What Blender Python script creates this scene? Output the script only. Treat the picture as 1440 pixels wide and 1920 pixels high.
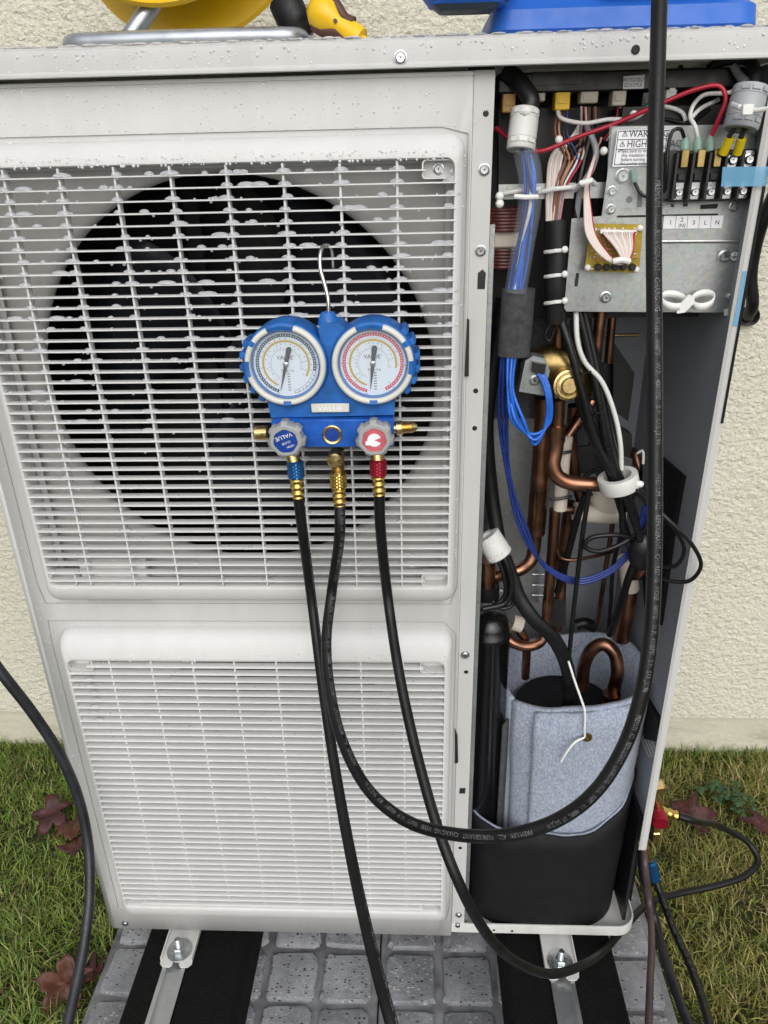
import bpy, bmesh, math, random
import numpy as np
from mathutils import Vector, Matrix
for o in list(bpy.data.objects): bpy.data.objects.remove(o)
SC = bpy.context.scene; COL = SC.collection
R = math.radians; PI = math.pi
rnd = random.Random(7)

# ------------------------------------------------------------------ camera
CP = (0.57148, -0.90377, 1.26543); PITCH, YAW, ROLL, FPX = 0.43668, -0.04816, -0.02286, 1400.0
_F = Vector((math.sin(YAW)*math.cos(PITCH), math.cos(YAW)*math.cos(PITCH), -math.sin(PITCH)))
_r = Vector((math.cos(YAW), -math.sin(YAW), 0)); _u = _r.cross(_F)
_R = math.cos(ROLL)*_r + math.sin(ROLL)*_u; _U = -math.sin(ROLL)*_r + math.cos(ROLL)*_u
cam = bpy.data.objects.new('camera', bpy.data.cameras.new('camera')); COL.objects.link(cam)
m = Matrix((( _R.x, _U.x, -_F.x, CP[0]), (_R.y, _U.y, -_F.y, CP[1]), (_R.z, _U.z, -_F.z, CP[2]), (0, 0, 0, 1)))
cam.matrix_world = m
cam.data.sensor_fit = 'HORIZONTAL'; cam.data.sensor_width = 36; cam.data.lens = 36*FPX/1440
cam.data.clip_start = 0.02; cam.data.clip_end = 400
SC.camera = cam
SC.render.resolution_x, SC.render.resolution_y = 768, 1024

# ------------------------------------------------------------------ overcast daylight
W = bpy.data.worlds.new('World'); SC.world = W; W.use_nodes = True
nt = W.node_tree; nt.nodes.clear()
sky = nt.nodes.new('ShaderNodeTexSky'); sky.sky_type = 'NISHITA'; sky.sun_disc = False
SUN_EL, SUN_AZ = R(36), R(172)
sky.sun_elevation = SUN_EL; sky.sun_rotation = SUN_AZ; sky.air_density = 1.0; sky.dust_density = 4.0; sky.ozone_density = 1.0
hs = nt.nodes.new('ShaderNodeHueSaturation'); hs.inputs['Saturation'].default_value = 0.34
bg = nt.nodes.new('ShaderNodeBackground'); bg.inputs['Strength'].default_value = 0.15
out = nt.nodes.new('ShaderNodeOutputWorld')
nt.links.new(sky.outputs[0], hs.inputs['Color']); nt.links.new(hs.outputs[0], bg.inputs[0]); nt.links.new(bg.outputs[0], out.inputs[0])
sd = bpy.data.lights.new('sun', 'SUN'); sd.energy = 1.35; sd.angle = R(80); sd.color = (1, .995, .985)
so = bpy.data.objects.new('sun', sd); COL.objects.link(so)
_d = Vector((math.sin(SUN_AZ)*math.cos(SUN_EL), math.cos(SUN_AZ)*math.cos(SUN_EL), math.sin(SUN_EL)))
so.rotation_euler = (-_d).to_track_quat('-Z', 'Y').to_euler(); so.location = (0, -3, 4)
SC.view_settings.view_transform = 'Standard'; SC.view_settings.look = 'None'
SC.view_settings.exposure = -0.17; SC.view_settings.gamma = 1.0; SC.view_settings.use_curve_mapping = False

# ------------------------------------------------------------------ measuring helpers (photo pixel -> point of the place)
def ray(px, py): return _F*FPX + _R*(px-720) - _U*(py-960)
def at(px, py, Y):                      # on the upright plane y = Y
    d = ray(px, py); return Vector(CP) + d*((Y-CP[1])/d.y)
def atz(px, py, Z):                     # on the level plane z = Z
    d = ray(px, py); return Vector(CP) + d*((Z-CP[2])/d.z)
def atx(px, py, X):                     # on the upright plane x = X
    d = ray(px, py); return Vector(CP) + d*((X-CP[0])/d.x)
def ad(px, py, D):                      # at distance D along the view axis
    return Vector(CP) + ray(px, py)*(D/FPX)

# ------------------------------------------------------------------ mesh helpers
def catmull(pts, step=0.01):
    P = [Vector(p) for p in pts]; out = []
    n = len(P)
    for i in range(n-1):
        p0 = P[i-1] if i > 0 else P[0]*2-P[1]; p1 = P[i]; p2 = P[i+1]; p3 = P[i+2] if i+2 < n else P[-1]*2-P[-2]
        a = max((p1-p0).length, 1e-5)**.5; b = max((p2-p1).length, 1e-5)**.5; c = max((p3-p2).length, 1e-5)**.5
        m1 = (p2-p1) + b*((p1-p0)/a - (p2-p0)/(a+b)); m2 = (p2-p1) + b*((p3-p2)/c - (p3-p1)/(b+c))
        k = max(2, int((p2-p1).length/step)+1)
        for j in range(k):
            t = j/k; t2 = t*t; t3 = t2*t
            out.append(p1*(2*t3-3*t2+1) + m1*(t3-2*t2+t) + p2*(-2*t3+3*t2) + m2*(t3-t2))
    out.append(P[-1]); return out
def frames(pts, closed=False):
    n = len(pts); T = []
    for i in range(n):
        if closed: a, b = pts[i-1], pts[(i+1) % n]
        else: a, b = pts[max(i-1, 0)], pts[min(i+1, n-1)]
        t = (b-a); T.append(t.normalized() if t.length > 1e-9 else Vector((0, 0, 1)))
    ref = Vector((0, -1, 0)) if abs(T[0].y) < .9 else Vector((1, 0, 0))
    u = (ref - T[0]*ref.dot(T[0])).normalized(); fr = []
    for i in range(n):
        if i:
            u = u - T[i]*u.dot(T[i]); u = u.normalized() if u.length > 1e-8 else fr[-1][1]
        fr.append((T[i], u, T[i].cross(u)))
    return fr
class MB:
    def __init__(s): s.v = []; s.f = []
    def face(s, pts):
        b = len(s.v); s.v += [tuple(p) for p in pts]; s.f.append(tuple(range(b, b+len(pts)))); return s
    def box(s, x0, x1, y0, y1, z0, z1, b=0.0, mat=None):
        X = ((x0, 1), (x1, -1)); Yv = ((y0, 1), (y1, -1)); Zv = ((z0, 1), (z1, -1)); o = len(s.v); pts = []
        if b <= 0:
            for k in range(8): pts.append((X[k & 1][0], Yv[k >> 1 & 1][0], Zv[k >> 2 & 1][0]))
            F = [(0, 2, 3, 1), (4, 5, 7, 6), (0, 1, 5, 4), (2, 6, 7, 3), (0, 4, 6, 2), (1, 3, 7, 5)]
        else:
            for k in range(8):
                (x, sx), (y, sy), (z, sz) = X[k & 1], Yv[k >> 1 & 1], Zv[k >> 2 & 1]
                pts += [(x, y+sy*b, z+sz*b), (x+sx*b, y, z+sz*b), (x+sx*b, y+sy*b, z)]
            q = lambda k, a: 3*k+a
            F = [(q(0, 2), q(2, 2), q(3, 2), q(1, 2)), (q(4, 2), q(5, 2), q(7, 2), q(6, 2)), (q(0, 1), q(1, 1), q(5, 1), q(4, 1)),
                 (q(2, 1), q(6, 1), q(7, 1), q(3, 1)), (q(0, 0), q(4, 0), q(6, 0), q(2, 0)), (q(1, 0), q(3, 0), q(7, 0), q(5, 0))]
            for a, c in ((0, 1), (2, 3), (4, 5), (6, 7)): F.append((q(a, 1), q(a, 2), q(c, 2), q(c, 1)))
            for a, c in ((0, 2), (1, 3), (4, 6), (5, 7)): F.append((q(a, 2), q(a, 0), q(c, 0), q(c, 2)))
            for a, c in ((0, 4), (1, 5), (2, 6), (3, 7)): F.append((q(a, 0), q(a, 1), q(c, 1), q(c, 0)))
            for k in range(8): F.append((q(k, 0), q(k, 1), q(k, 2)))
        if mat is not None: pts = [tuple(mat @ Vector(p)) for p in pts]
        s.v += pts; s.f += [tuple(o+i for i in f) for f in F]; return s
    def rings(s, rings, caps=(False, False), closed=True):
        o = len(s.v); n = len(rings[0])
        for r in rings: s.v += [tuple(p) for p in r]
        for i in range(len(rings)-1):
            for j in range(n if closed else n-1):
                k = (j+1) % n
                s.f.append((o+i*n+j, o+i*n+k, o+(i+1)*n+k, o+(i+1)*n+j))
        if caps[0]: s.f.append(tuple(o+j for j in reversed(range(n))))
        if caps[1]: s.f.append(tuple(o+(len(rings)-1)*n+j for j in range(n)))
        return s
    def tube(s, pts, r, n=10, caps=True, flat=1.0, closed=False):
        pts = [Vector(p) for p in pts]; fr = frames(pts, closed); rr = r if hasattr(r, '__len__') else [r]*len(pts)
        rg = []
        for p, (t, u, v), q in zip(pts, fr, rr):
            rg.append([p + (u*math.cos(2*PI*k/n)*flat + v*math.sin(2*PI*k/n))*q for k in range(n)])
        if closed: rg.append(rg[0]); caps = False
        return s.rings(rg, (caps, caps))
    def lathe(s, prof, loc, axis=(0, 0, 1), n=24, caps=(True, True), ref=None, rad=None):
        a = Vector(axis).normalized(); ref = Vector(ref) if ref else (Vector((1, 0, 0)) if abs(a.x) < .9 else Vector((0, 0, 1)))
        u = (ref-a*ref.dot(a)).normalized(); v = a.cross(u); L = Vector(loc); rg = []
        for r, h in prof:
            rg.append([L + a*h + (u*math.cos(2*PI*k/n) + v*math.sin(2*PI*k/n))*(r*(rad(k, h) if rad else 1)) for k in range(n)])
        return s.rings(rg, caps)
    def prism(s, poly, vec):
        P = [Vector(p) for p in poly]; V = Vector(vec); o = len(s.v); n = len(P)
        s.v += [tuple(p) for p in P] + [tuple(p+V) for p in P]
        s.f.append(tuple(range(o, o+n))); s.f.append(tuple(o+n+i for i in reversed(range(n))))
        for i in range(n):
            j = (i+1) % n; s.f.append((o+i, o+n+i, o+n+j, o+j))
        return s
    def dome(s, c, rx, ry, rz, nrm=(0, 0, 1), xa=(1, 0, 0), n=8, m=3, full=False):
        a = Vector(nrm).normalized(); u = Vector(xa); u = (u-a*u.dot(a)).normalized(); v = a.cross(u); c = Vector(c); o = len(s.v)
        lo = -m if full else 0; rows = list(range(lo+1 if full else 0, m))
        for i in rows:
            t = i/m*PI/2
            for k in range(n): s.v.append(tuple(c + u*(rx*math.cos(t)*math.cos(2*PI*k/n)) + v*(ry*math.cos(t)*math.sin(2*PI*k/n)) + a*(rz*math.sin(t))))
        s.v.append(tuple(c+a*rz)); top = len(s.v)-1
        for i in range(len(rows)-1):
            for k in range(n): j = (k+1) % n; s.f.append((o+i*n+k, o+i*n+j, o+(i+1)*n+j, o+(i+1)*n+k))
        b = o+(len(rows)-1)*n
        for k in range(n): s.f.append((b+k, b+(k+1) % n, top))
        if full:
            s.v.append(tuple(c-a*rz)); bt = len(s.v)-1
            for k in range(n): s.f.append((o+(k+1) % n, o+k, bt))
        return s
    def mesh(s, name, mat, smooth=.7):
        me = bpy.data.meshes.new(name); me.from_pydata(s.v, [], s.f); me.update()
        bm = bmesh.new(); bm.from_mesh(me); bmesh.ops.recalc_face_normals(bm, faces=bm.faces); bm.to_mesh(me); bm.free()
        if mat: me.materials.append(M[mat])
        if smooth: me.shade_smooth(); me.set_sharp_from_angle(angle=smooth)
        return me
    def build(s, name, mat, parent=None, smooth=.7, loc=None, label=None):
        return put(name, s.mesh(name, mat, smooth), parent, loc, label)
WM = {}                                  # world matrices of what has been placed
def put(name, me, parent=None, loc=None, label=None):
    o = bpy.data.objects.new(name, me); COL.objects.link(o)
    if loc is not None: o.location = loc
    WM[o.name] = Matrix.Translation(loc) if loc is not None else Matrix.Identity(4)
    if parent is not None: o.parent = parent; o.matrix_parent_inverse = WM[parent.name].inverted()
    if label: o['label'] = label
    return o
def tag(o, label, cat, group=None):
    o['label'] = label; o['category'] = cat
    if group: o['group'] = group
    return o
def thing(name, label, cat, loc, group=None):
    o = bpy.data.objects.new(name, None); COL.objects.link(o); o.location = loc; o.empty_display_size = .05; WM[o.name] = Matrix.Translation(loc)
    return tag(o, label, cat, group)
def rrect(x0, x1, z0, z1, r, y, n=5):
    P = []
    for cx, cz, a0 in ((x1-r, z1-r, 0), (x0+r, z1-r, 90), (x0+r, z0+r, 180), (x1-r, z0+r, 270)):
        for k in range(n+1):
            a = R(a0+90*k/n); P.append(Vector((cx+r*math.cos(a), y, cz+r*math.sin(a))))
    return P

# ------------------------------------------------------------------ text as flat mesh
_tc = {}
def text2d(s, res=2):
    if s in _tc: return _tc[s]
    cu = bpy.data.curves.new('t', 'FONT'); cu.body = s; cu.size = 1.0; cu.resolution_u = res; cu.fill_mode = 'FRONT'
    o = bpy.data.objects.new('t', cu); COL.objects.link(o)
    dg = bpy.context.evaluated_depsgraph_get(); e = o.evaluated_get(dg); me = e.to_mesh()
    v = [(p.co.x, p.co.y) for p in me.vertices]; f = [tuple(p.vertices) for p in me.polygons]
    e.to_mesh_clear(); bpy.data.objects.remove(o); bpy.data.curves.remove(cu)
    _tc[s] = (v, f); return _tc[s]
def text_flat(mb, s, org, right, up, size, align='L', sx=1.0):
    v, f = text2d(s); w = max(p[0] for p in v) if v else 0
    off = {'L': 0, 'C': w/2, 'R': w}[align]; o = len(mb.v); org = Vector(org); right = Vector(right); up = Vector(up)
    mb.v += [tuple(org + right*((x-off)*size*sx) + up*(y*size)) for x, y in v]
    mb.f += [tuple(o+i for i in g) for g in f]; return mb
def text_tube(mb, s, path, fr, cum, s0, r, side, size, flip=False, sx=1.0):
    """lay lettering along a tube: s0 = start arc length, side = how far round the tube the lettering sits"""
    v, f = text2d(s); o = len(mb.v); L = cum[-1]
    for x, y in v:
        d = s0 + (x*size*sx)*(-1 if flip else 1); d = min(max(d, 0), L)
        i = min(max(int(np.searchsorted(cum, d))-1, 0), len(path)-2); t = (d-cum[i])/max(cum[i+1]-cum[i], 1e-9)
        p = path[i].lerp(path[i+1], t); u = fr[i][1].lerp(fr[i+1][1], t).normalized(); w = fr[i][2].lerp(fr[i+1][2], t).normalized()
        T_ = fr[i][0]; c_ = (Vector(CP)-p).normalized(); k_ = side(d/L) if callable(side) else side; q_ = c_ + T_.cross(c_)*k_
        a = math.atan2(q_.dot(w), q_.dot(u)) - (y-.35)*size/r*(-1 if flip else 1)
        mb.v.append(tuple(p + (u*math.cos(a)+w*math.sin(a))*(r+.00015)))
    mb.f += [tuple(o+i for i in g) for g in f]; return s0 + (max(p[0] for p in v)*size*sx)*(-1 if flip else 1)

# ------------------------------------------------------------------ materials
M = {}
def mat(name, col, rough=.5, metal=0.0, **k):
    m = bpy.data.materials.new(name); m.use_nodes = True; b = m.node_tree.nodes['Principled BSDF']
    b.inputs['Base Color'].default_value = (*col, 1); b.inputs['Roughness'].default_value = rough; b.inputs['Metallic'].default_value = metal
    for kk, vv in k.items(): b.inputs[kk.replace('_', ' ')].default_value = vv
    M[name] = m; return m, m.node_tree, b
def N(t, typ, **k):
    n = t.nodes.new(typ)
    for a, v in k.items():
        if a.startswith('i_'): n.inputs[a[2:].replace('_', ' ')].default_value = v
        else: setattr(n, a, v)
    return n
def objco(t, scale=(1, 1, 1)):
    g = N(t, 'ShaderNodeNewGeometry'); mp = N(t, 'ShaderNodeMapping'); mp.inputs['Scale'].default_value = scale
    t.links.new(g.outputs['Position'], mp.inputs[0]); return mp.outputs[0]
def noise(t, co, scale, detail=3, rough=.55, dist=0):
    n = N(t, 'ShaderNodeTexNoise'); n.inputs['Scale'].default_value = scale; n.inputs['Detail'].default_value = detail; n.inputs['Roughness'].default_value = rough; n.inputs['Distortion'].default_value = dist
    t.links.new(co, n.inputs['Vector']); return n.outputs['Fac']
def ramp(t, fac, stops):
    n = N(t, 'ShaderNodeValToRGB'); e = n.color_ramp.elements
    while len(e) < len(stops): e.new(.5)
    for el, (p, c) in zip(e, stops): el.position = p; el.color = (*c, 1) if len(c) == 3 else c
    t.links.new(fac, n.inputs[0]); return n.outputs[0]
def mixc(t, fac, a, b, mode='MIX'):
    n = N(t, 'ShaderNodeMix', data_type='RGBA', blend_type=mode)
    for s, v in ((0, fac), (6, a), (7, b)):
        if isinstance(v, (int, float)): n.inputs[s].default_value = v
        elif isinstance(v, tuple): n.inputs[s].default_value = (*v, 1)
        else: t.links.new(v, n.inputs[s])
    return n.outputs[2]
def bump(t, b, h, strength=.3, dist=.001):
    n = N(t, 'ShaderNodeBump'); n.inputs['Strength'].default_value = strength; n.inputs['Distance'].default_value = dist
    t.links.new(h, n.inputs['Height']); t.links.new(n.outputs[0], b.inputs['Normal'])
def mrange(t, f, a, b, c, d):
    n = N(t, 'ShaderNodeMapRange'); t.links.new(f, n.inputs[0])
    for i, v in enumerate((a, b, c, d)): n.inputs[i+1].default_value = v
    return n.outputs[0]

def painted(name, col, rough=.35, var=.05, metal=0, scale=6, bs=0.0, rv=.1):
    m_, t, b = mat(name, col, rough, metal); co = objco(t)
    n1 = noise(t, co, scale, 4); dk = tuple(c*(1-2*var) for c in col); lt = tuple(min(1, c*(1+var)) for c in col)
    t.links.new(ramp(t, n1, ((.3, dk), (.7, lt))), b.inputs['Base Color'])
    n2 = noise(t, co, scale*7, 3); t.links.new(mrange(t, n2, .3, .7, rough-rv, rough+rv), b.inputs['Roughness'])
    if bs: bump(t, b, noise(t, co, 900, 2), bs, .0003)
    return m_, t, b
painted('white_paint', (.55, .552, .545), .45, .02, bs=.04)[2].inputs['Specular IOR Level'].default_value = .22
painted('grille_plastic', (.645, .648, .642), .45, .02, bs=.04)[2].inputs['Specular IOR Level'].default_value = .18
painted('shroud_plastic', (.46, .455, .445), .5, .03)
painted('pan_paint', (.66, .66, .64), .4, .05)
painted('inner_steel', (.31, .33, .365), .45, .06, scale=3)
painted('gloss_black', (.006, .006, .007), .22, .1, rv=.06)
painted('black_plastic', (.012, .012, .013), .42, .1)
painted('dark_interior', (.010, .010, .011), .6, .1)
painted('fan_blade', (.010, .012, .017), .5, .1)[2].inputs['Specular IOR Level'].default_value = .25
painted('dark_bracket', (.02, .022, .026), .6, .1)[2].inputs['Specular IOR Level'].default_value = .2
painted('enamel', (.11, .028, .022), .28, .2, scale=40)
painted('rubber', (.008, .008, .009), .42, .25, scale=40, bs=.1)[2].inputs['Specular IOR Level'].default_value = .3
painted('cable_black', (.008, .008, .009), .36, .2, scale=30)[2].inputs['Specular IOR Level'].default_value = .4
painted('cable_grey', (.018, .020, .025), .42, .35, scale=30)
painted('wire_white', (.70, .70, .68), .4, .04)
painted('wire_red', (.42, .012, .035), .4, .1)
painted('wire_pink', (.66, .52, .47), .4, .06)
painted('wire_brown', (.20, .07, .035), .4, .06)
painted('wire_orange', (.5, .22, .12), .4, .06)
painted('wire_blue', (.02, .14, .62), .32, .15, scale=50)
painted('wire_navy', (.015, .035, .19), .32, .15, scale=50)
painted('wire_green', (.01, .13, .07), .4, .1)
painted('nylon_white', (.78, .78, .76), .4, .03)
painted('ferrite_white', (.66, .665, .64), .42, .03)
painted('ferrite_grey', (.36, .38, .40), .42, .03)
painted('yellow_plastic', (.80, .50, .008), .35, .06, scale=9)
painted('sleeve_yellow', (.75, .58, .01), .4, .06)
painted('brown_plastic', (.075, .028, .02), .5, .1)
painted('blue_case', (.022, .135, .56), .45, .06)
painted('blue_case_dark', (.03, .045, .075), .5, .08)
painted('gauge_blue', (.012, .130, .45), .48, .16, scale=55, bs=.3, rv=.16)
painted('block_blue', (.012, .10, .46), .36, .16, scale=45, bs=.2, rv=.15)
painted('gauge_cream', (.66, .66, .60), .45, .05)
painted('knob_grey', (.36, .37, .37), .42, .08)
painted('dial_white', (.62, .70, .78), .45, .02)
painted('print_black', (.01, .01, .012), .5, .02)
painted('print_teal', (.012, .05, .075), .5, .02)
painted('print_red', (.55, .02, .06), .5, .02)
painted('print_yellow', (.50, .33, .03), .5, .02)
painted('print_grey', (.20, .21, .23), .5, .02)
painted('hose_print', (.15, .155, .165), .6, .45, scale=120)
painted('label_white', (.84, .84, .88), .5, .02)
painted('knob_label_blue', (.012, .055, .30), .3, .05)
painted('knob_label_red', (.55, .12, .15), .35, .15, scale=60)
painted('beige_connector', (.55, .50, .42), .45, .05)
painted('orange_connector', (.62, .33, .08), .45, .05)
painted('circuit_board', (.36, .25, .012), .4, .15, scale=60)
painted('pad_foam', (.009, .009, .010), .7, .2, scale=12)[2].inputs['Specular IOR Level'].default_value = .25
painted('foam_grey', (.050, .052, .056), .85, .2, scale=120, bs=.5)
painted('insulation_white', (.62, .56, .48), .7, .06, scale=30)
painted('brass', (.70, .52, .24), .32, .10, metal=1, scale=40)
painted('brass_dark', (.34, .25, .10), .38, .2, metal=1, scale=30)
painted('gold_knurl', (.72, .50, .14), .28, .1, metal=1, scale=40)
painted('knurl_blue', (.015, .11, .30), .32, .1, metal=.6, scale=40)
painted('knurl_red', (.27, .006, .022), .35, .1, metal=.4, scale=40)
painted('chrome', (.62, .60, .57), .18, .06, metal=1)
painted('zinc', (.62, .65, .66), .3, .1, metal=1, scale=50)
painted('screw_steel', (.50, .51, .53), .3, .15, metal=1, scale=80)
painted('aluminium', (.70, .72, .73), .38, .04, metal=1, scale=30, rv=.06)
painted('ink_grey', (.1, .1, .1), .5, .02)
def weather(name, amt):
    t = M[name].node_tree; b = t.nodes['Principled BSDF']; src = b.inputs['Base Color'].links[0].from_socket
    st = ramp(t, noise(t, objco(t, (38, 38, 2.2)), 1, 4, .6), ((.35, (.90, .90, .895)), (.62, (1, 1, 1)))); sp = ramp(t, noise(t, objco(t), 330, 1), ((.20, (.72, .70, .64)), (.235, (1, 1, 1))))
    t.links.new(mixc(t, amt, src, mixc(t, 1, mixc(t, 1, src, st, 'MULTIPLY'), sp, 'MULTIPLY')), b.inputs['Base Color'])
weather('white_paint', .55); weather('grille_plastic', .35); weather('pan_paint', .9); weather('shroud_plastic', .8)
def galv():
    m_, t, b = mat('galvanised', (.4, .43, .44), .42, .85); co = objco(t)
    v = N(t, 'ShaderNodeTexVoronoi'); v.inputs['Scale'].default_value = 260; t.links.new(co, v.inputs['Vector'])
    n = noise(t, co, 9, 4); mx = mixc(t, .12, ramp(t, n, ((.3, (.31, .35, .35)), (.7, (.41, .46, .46)))), v.outputs['Color'])
    bw = N(t, 'ShaderNodeHueSaturation'); bw.inputs['Saturation'].default_value = .5; t.links.new(mx, bw.inputs['Color'])
    t.links.new(bw.outputs[0], b.inputs['Base Color']); t.links.new(mrange(t, n, .3, .7, .36, .5), b.inputs['Roughness'])
galv()
def copper():
    m_, t, b = mat('copper', (.6, .28, .16), .3, 1.0); co = objco(t)
    n = noise(t, co, 14, 5, .6, .4); n2 = noise(t, co, 22, 4)
    c = ramp(t, n, ((.30, (.075, .048, .042)), (.45, (.20, .11, .08)), (.60, (.40, .20, .125)), (.8, (.24, .14, .11))))
    t.links.new(mixc(t, .2, c, ramp(t, n2, ((.3, (.12, .06, .04)), (.7, (.62, .28, .15))))), b.inputs['Base Color'])
    t.links.new(mrange(t, n2, .3, .75, .22, .48), b.inputs['Roughness'])
copper()
def felt():
    m_, t, b = mat('felt', (.3, .34, .4), .95); co = objco(t)
    n1 = noise(t, co, 30, 4); n2 = noise(t, objco(t, (1, 1, .45)), 420, 3, .7); n3 = noise(t, co, 150, 3, .6, 1.5)
    c1 = ramp(t, n3, ((.30, (.17, .205, .28)), (.55, (.30, .345, .435)), (.75, (.42, .465, .56))))
    c2 = ramp(t, n2, ((.38, (.14, .165, .23)), (.62, (.46, .505, .59))))
    t.links.new(mixc(t, .45, c1, c2), b.inputs['Base Color']); bump(t, b, mixc(t, .5, n2, n1), .8, .002)
    b.inputs['Sheen Weight'].default_value = .25
felt()
def glassy(name, rough=.0, ior=1.33, col=(1, 1, 1)):
    m_, t, b = mat(name, col, rough); b.inputs['Transmission Weight'].default_value = 1; b.inputs['IOR'].default_value = ior
glassy('clear_water')
def beads():
    m_, t, b = mat('water', (.86, .87, .93), .10); g = N(t, 'ShaderNodeBsdfGlass'); g.inputs['IOR'].default_value = 1.33; g.inputs['Roughness'].default_value = .02  # lilac-white mixed into the water stands in for reflected sky
    mx = N(t, 'ShaderNodeMixShader'); mx.inputs[0].default_value = .33; t.links.new(g.outputs[0], mx.inputs[1]); t.links.new(b.outputs[0], mx.inputs[2]); t.links.new(mx.outputs[0], t.nodes['Material Output'].inputs[0])
beads()
painted('bead_small', (.62, .63, .64), .07, .02, rv=.02)[2].inputs['Specular IOR Level'].default_value = .9
def clearfilm(name, tint, fac, rough=.12):
    m_, t, b = mat(name, tint, rough); tr = N(t, 'ShaderNodeBsdfTransparent'); mx = N(t, 'ShaderNodeMixShader'); mx.inputs[0].default_value = fac
    t.links.new(tr.outputs[0], mx.inputs[1]); t.links.new(b.outputs[0], mx.inputs[2]); t.links.new(mx.outputs[0], t.nodes['Material Output'].inputs[0])
clearfilm('clear_film', (.6, .64, .64), .16); clearfilm('blue_tape', (.20, .52, .78), .42, .25); clearfilm('gauge_lens', (.75, .82, .9), .12, .04)
clearfilm('clear_tube', (.55, .60, .66), .13, .1); clearfilm('green_sleeve', (.30, .48, .40), .6, .2)
def stucco():
    m_, t, b = mat('stucco', (.6, .56, .44), .9); co = objco(t); cs = objco(t, (.8, 1, 1))
    n1 = noise(t, cs, 190, 4, .62, .3); n2 = noise(t, cs, 75, 2, .5, .2); n0 = noise(t, co, 1.6, 4)
    v = N(t, 'ShaderNodeTexVoronoi', feature='SMOOTH_F1'); v.inputs['Scale'].default_value = 120; t.links.new(cs, v.inputs['Vector'])
    a = N(t, 'ShaderNodeMath', operation='MULTIPLY_ADD'); t.links.new(n1, a.inputs[0]); a.inputs[1].default_value = .9; t.links.new(n2, a.inputs[2])
    a2 = N(t, 'ShaderNodeMath', operation='MULTIPLY_ADD'); t.links.new(v.outputs['Distance'], a2.inputs[0]); a2.inputs[1].default_value = -.5; t.links.new(a.outputs[0], a2.inputs[2])
    base = ramp(t, n0, ((.3, (.69, .665, .555)), (.7, (.75, .73, .625))))
    grit = ramp(t, n1, ((.30, (.46, .42, .31)), (.48, (1, 1, 1))))
    t.links.new(mixc(t, .45, base, mixc(t, 1.0, base, grit, 'MULTIPLY')), b.inputs['Base Color'])
    bump(t, b, a2.outputs[0], 1.0, .0062)
stucco()
def plinth():
    m_, t, b = mat('plinth_render', (.5, .47, .37), .9); co = objco(t)
    n = noise(t, objco(t, (.4, 1, 1.6)), 14, 6, .65, .5); n2 = noise(t, co, 90, 4)
    c = ramp(t, n, ((.28, (.30, .285, .21)), (.45, (.53, .51, .41)), (.7, (.62, .60, .49))))
    t.links.new(mixc(t, .12, c, ramp(t, n2, ((.35, (.25, .24, .18)), (.6, (.6, .58, .5))))), b.inputs['Base Color']); bump(t, b, n2, .5, .002)
plinth()
def paver():
    m_, t, b = mat('paver_stone', (.2, .2, .21), .55); co = objco(t)
    base = mixc(t, .75, ramp(t, noise(t, co, 22, 6, .7), ((.3, (.21, .22, .24)), (.7, (.40, .415, .445)))), ramp(t, noise(t, co, 4, 4), ((.35, (.60, .60, .60)), (.65, (1, 1, 1)))), 'MULTIPLY')
    v1 = N(t, 'ShaderNodeTexVoronoi'); v1.inputs['Scale'].default_value = 210; v1.inputs['Randomness'].default_value = 1; t.links.new(objco(t, (.6, 1.2, 1)), v1.inputs['Vector'])
    v2 = N(t, 'ShaderNodeTexVoronoi'); v2.inputs['Scale'].default_value = 330; t.links.new(co, v2.inputs['Vector'])
    sp = N(t, 'ShaderNodeSeparateColor'); t.links.new(v1.outputs['Color'], sp.inputs[0])
    sp2 = N(t, 'ShaderNodeSeparateColor'); t.links.new(v2.outputs['Color'], sp2.inputs[0])
    near = mrange(t, v1.outputs['Distance'], .30, .40, 1, 0); near2 = mrange(t, v2.outputs['Distance'], .30, .42, 1, 0)
    dk = N(t, 'ShaderNodeMath', operation='MULTIPLY'); t.links.new(near, dk.inputs[0]); t.links.new(ramp(t, sp.outputs[0], ((.80, (0, 0, 0)), (.82, (1, 1, 1)))), dk.inputs[1])
    wt = N(t, 'ShaderNodeMath', operation='MULTIPLY'); t.links.new(near2, wt.inputs[0]); t.links.new(ramp(t, sp2.outputs[1], ((.86, (0, 0, 0)), (.90, (1, 1, 1)))), wt.inputs[1])
    wt1 = N(t, 'ShaderNodeMath', operation='MULTIPLY'); t.links.new(near, wt1.inputs[0]); t.links.new(ramp(t, sp.outputs[2], ((.87, (0, 0, 0)), (.89, (1, 1, 1)))), wt1.inputs[1])
    c = mixc(t, dk.outputs[0], base, (.03, .031, .036)); c = mixc(t, wt.outputs[0], c, (.42, .42, .42)); c = mixc(t, wt1.outputs[0], c, (.5, .5, .48))
    t.links.new(c, b.inputs['Base Color']); bump(t, b, noise(t, co, 120, 6, .75), 1.0, .0028)
    t.links.new(mrange(t, noise(t, co, 12, 3), .35, .7, .32, .65), b.inputs['Roughness'])
paver()
painted('paver_joint', (.19, .196, .207), .75, .3, scale=24, bs=.9)
def rubber_crumb():
    m_, t, b = mat('rubber_crumb', (.010, .010, .010), .7); co = objco(t)
    v = N(t, 'ShaderNodeTexVoronoi'); v.inputs['Scale'].default_value = 620; t.links.new(co, v.inputs['Vector'])
    bump(t, b, v.outputs['Distance'], 1.0, .003); t.links.new(ramp(t, noise(t, co, 300, 3), ((.35, (.003, .003, .003)), (.7, (.012, .012, .012)))), b.inputs['Base Color'])
    b.inputs['Roughness'].default_value = .7; b.inputs['Specular IOR Level'].default_value = .15
rubber_crumb()
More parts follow.
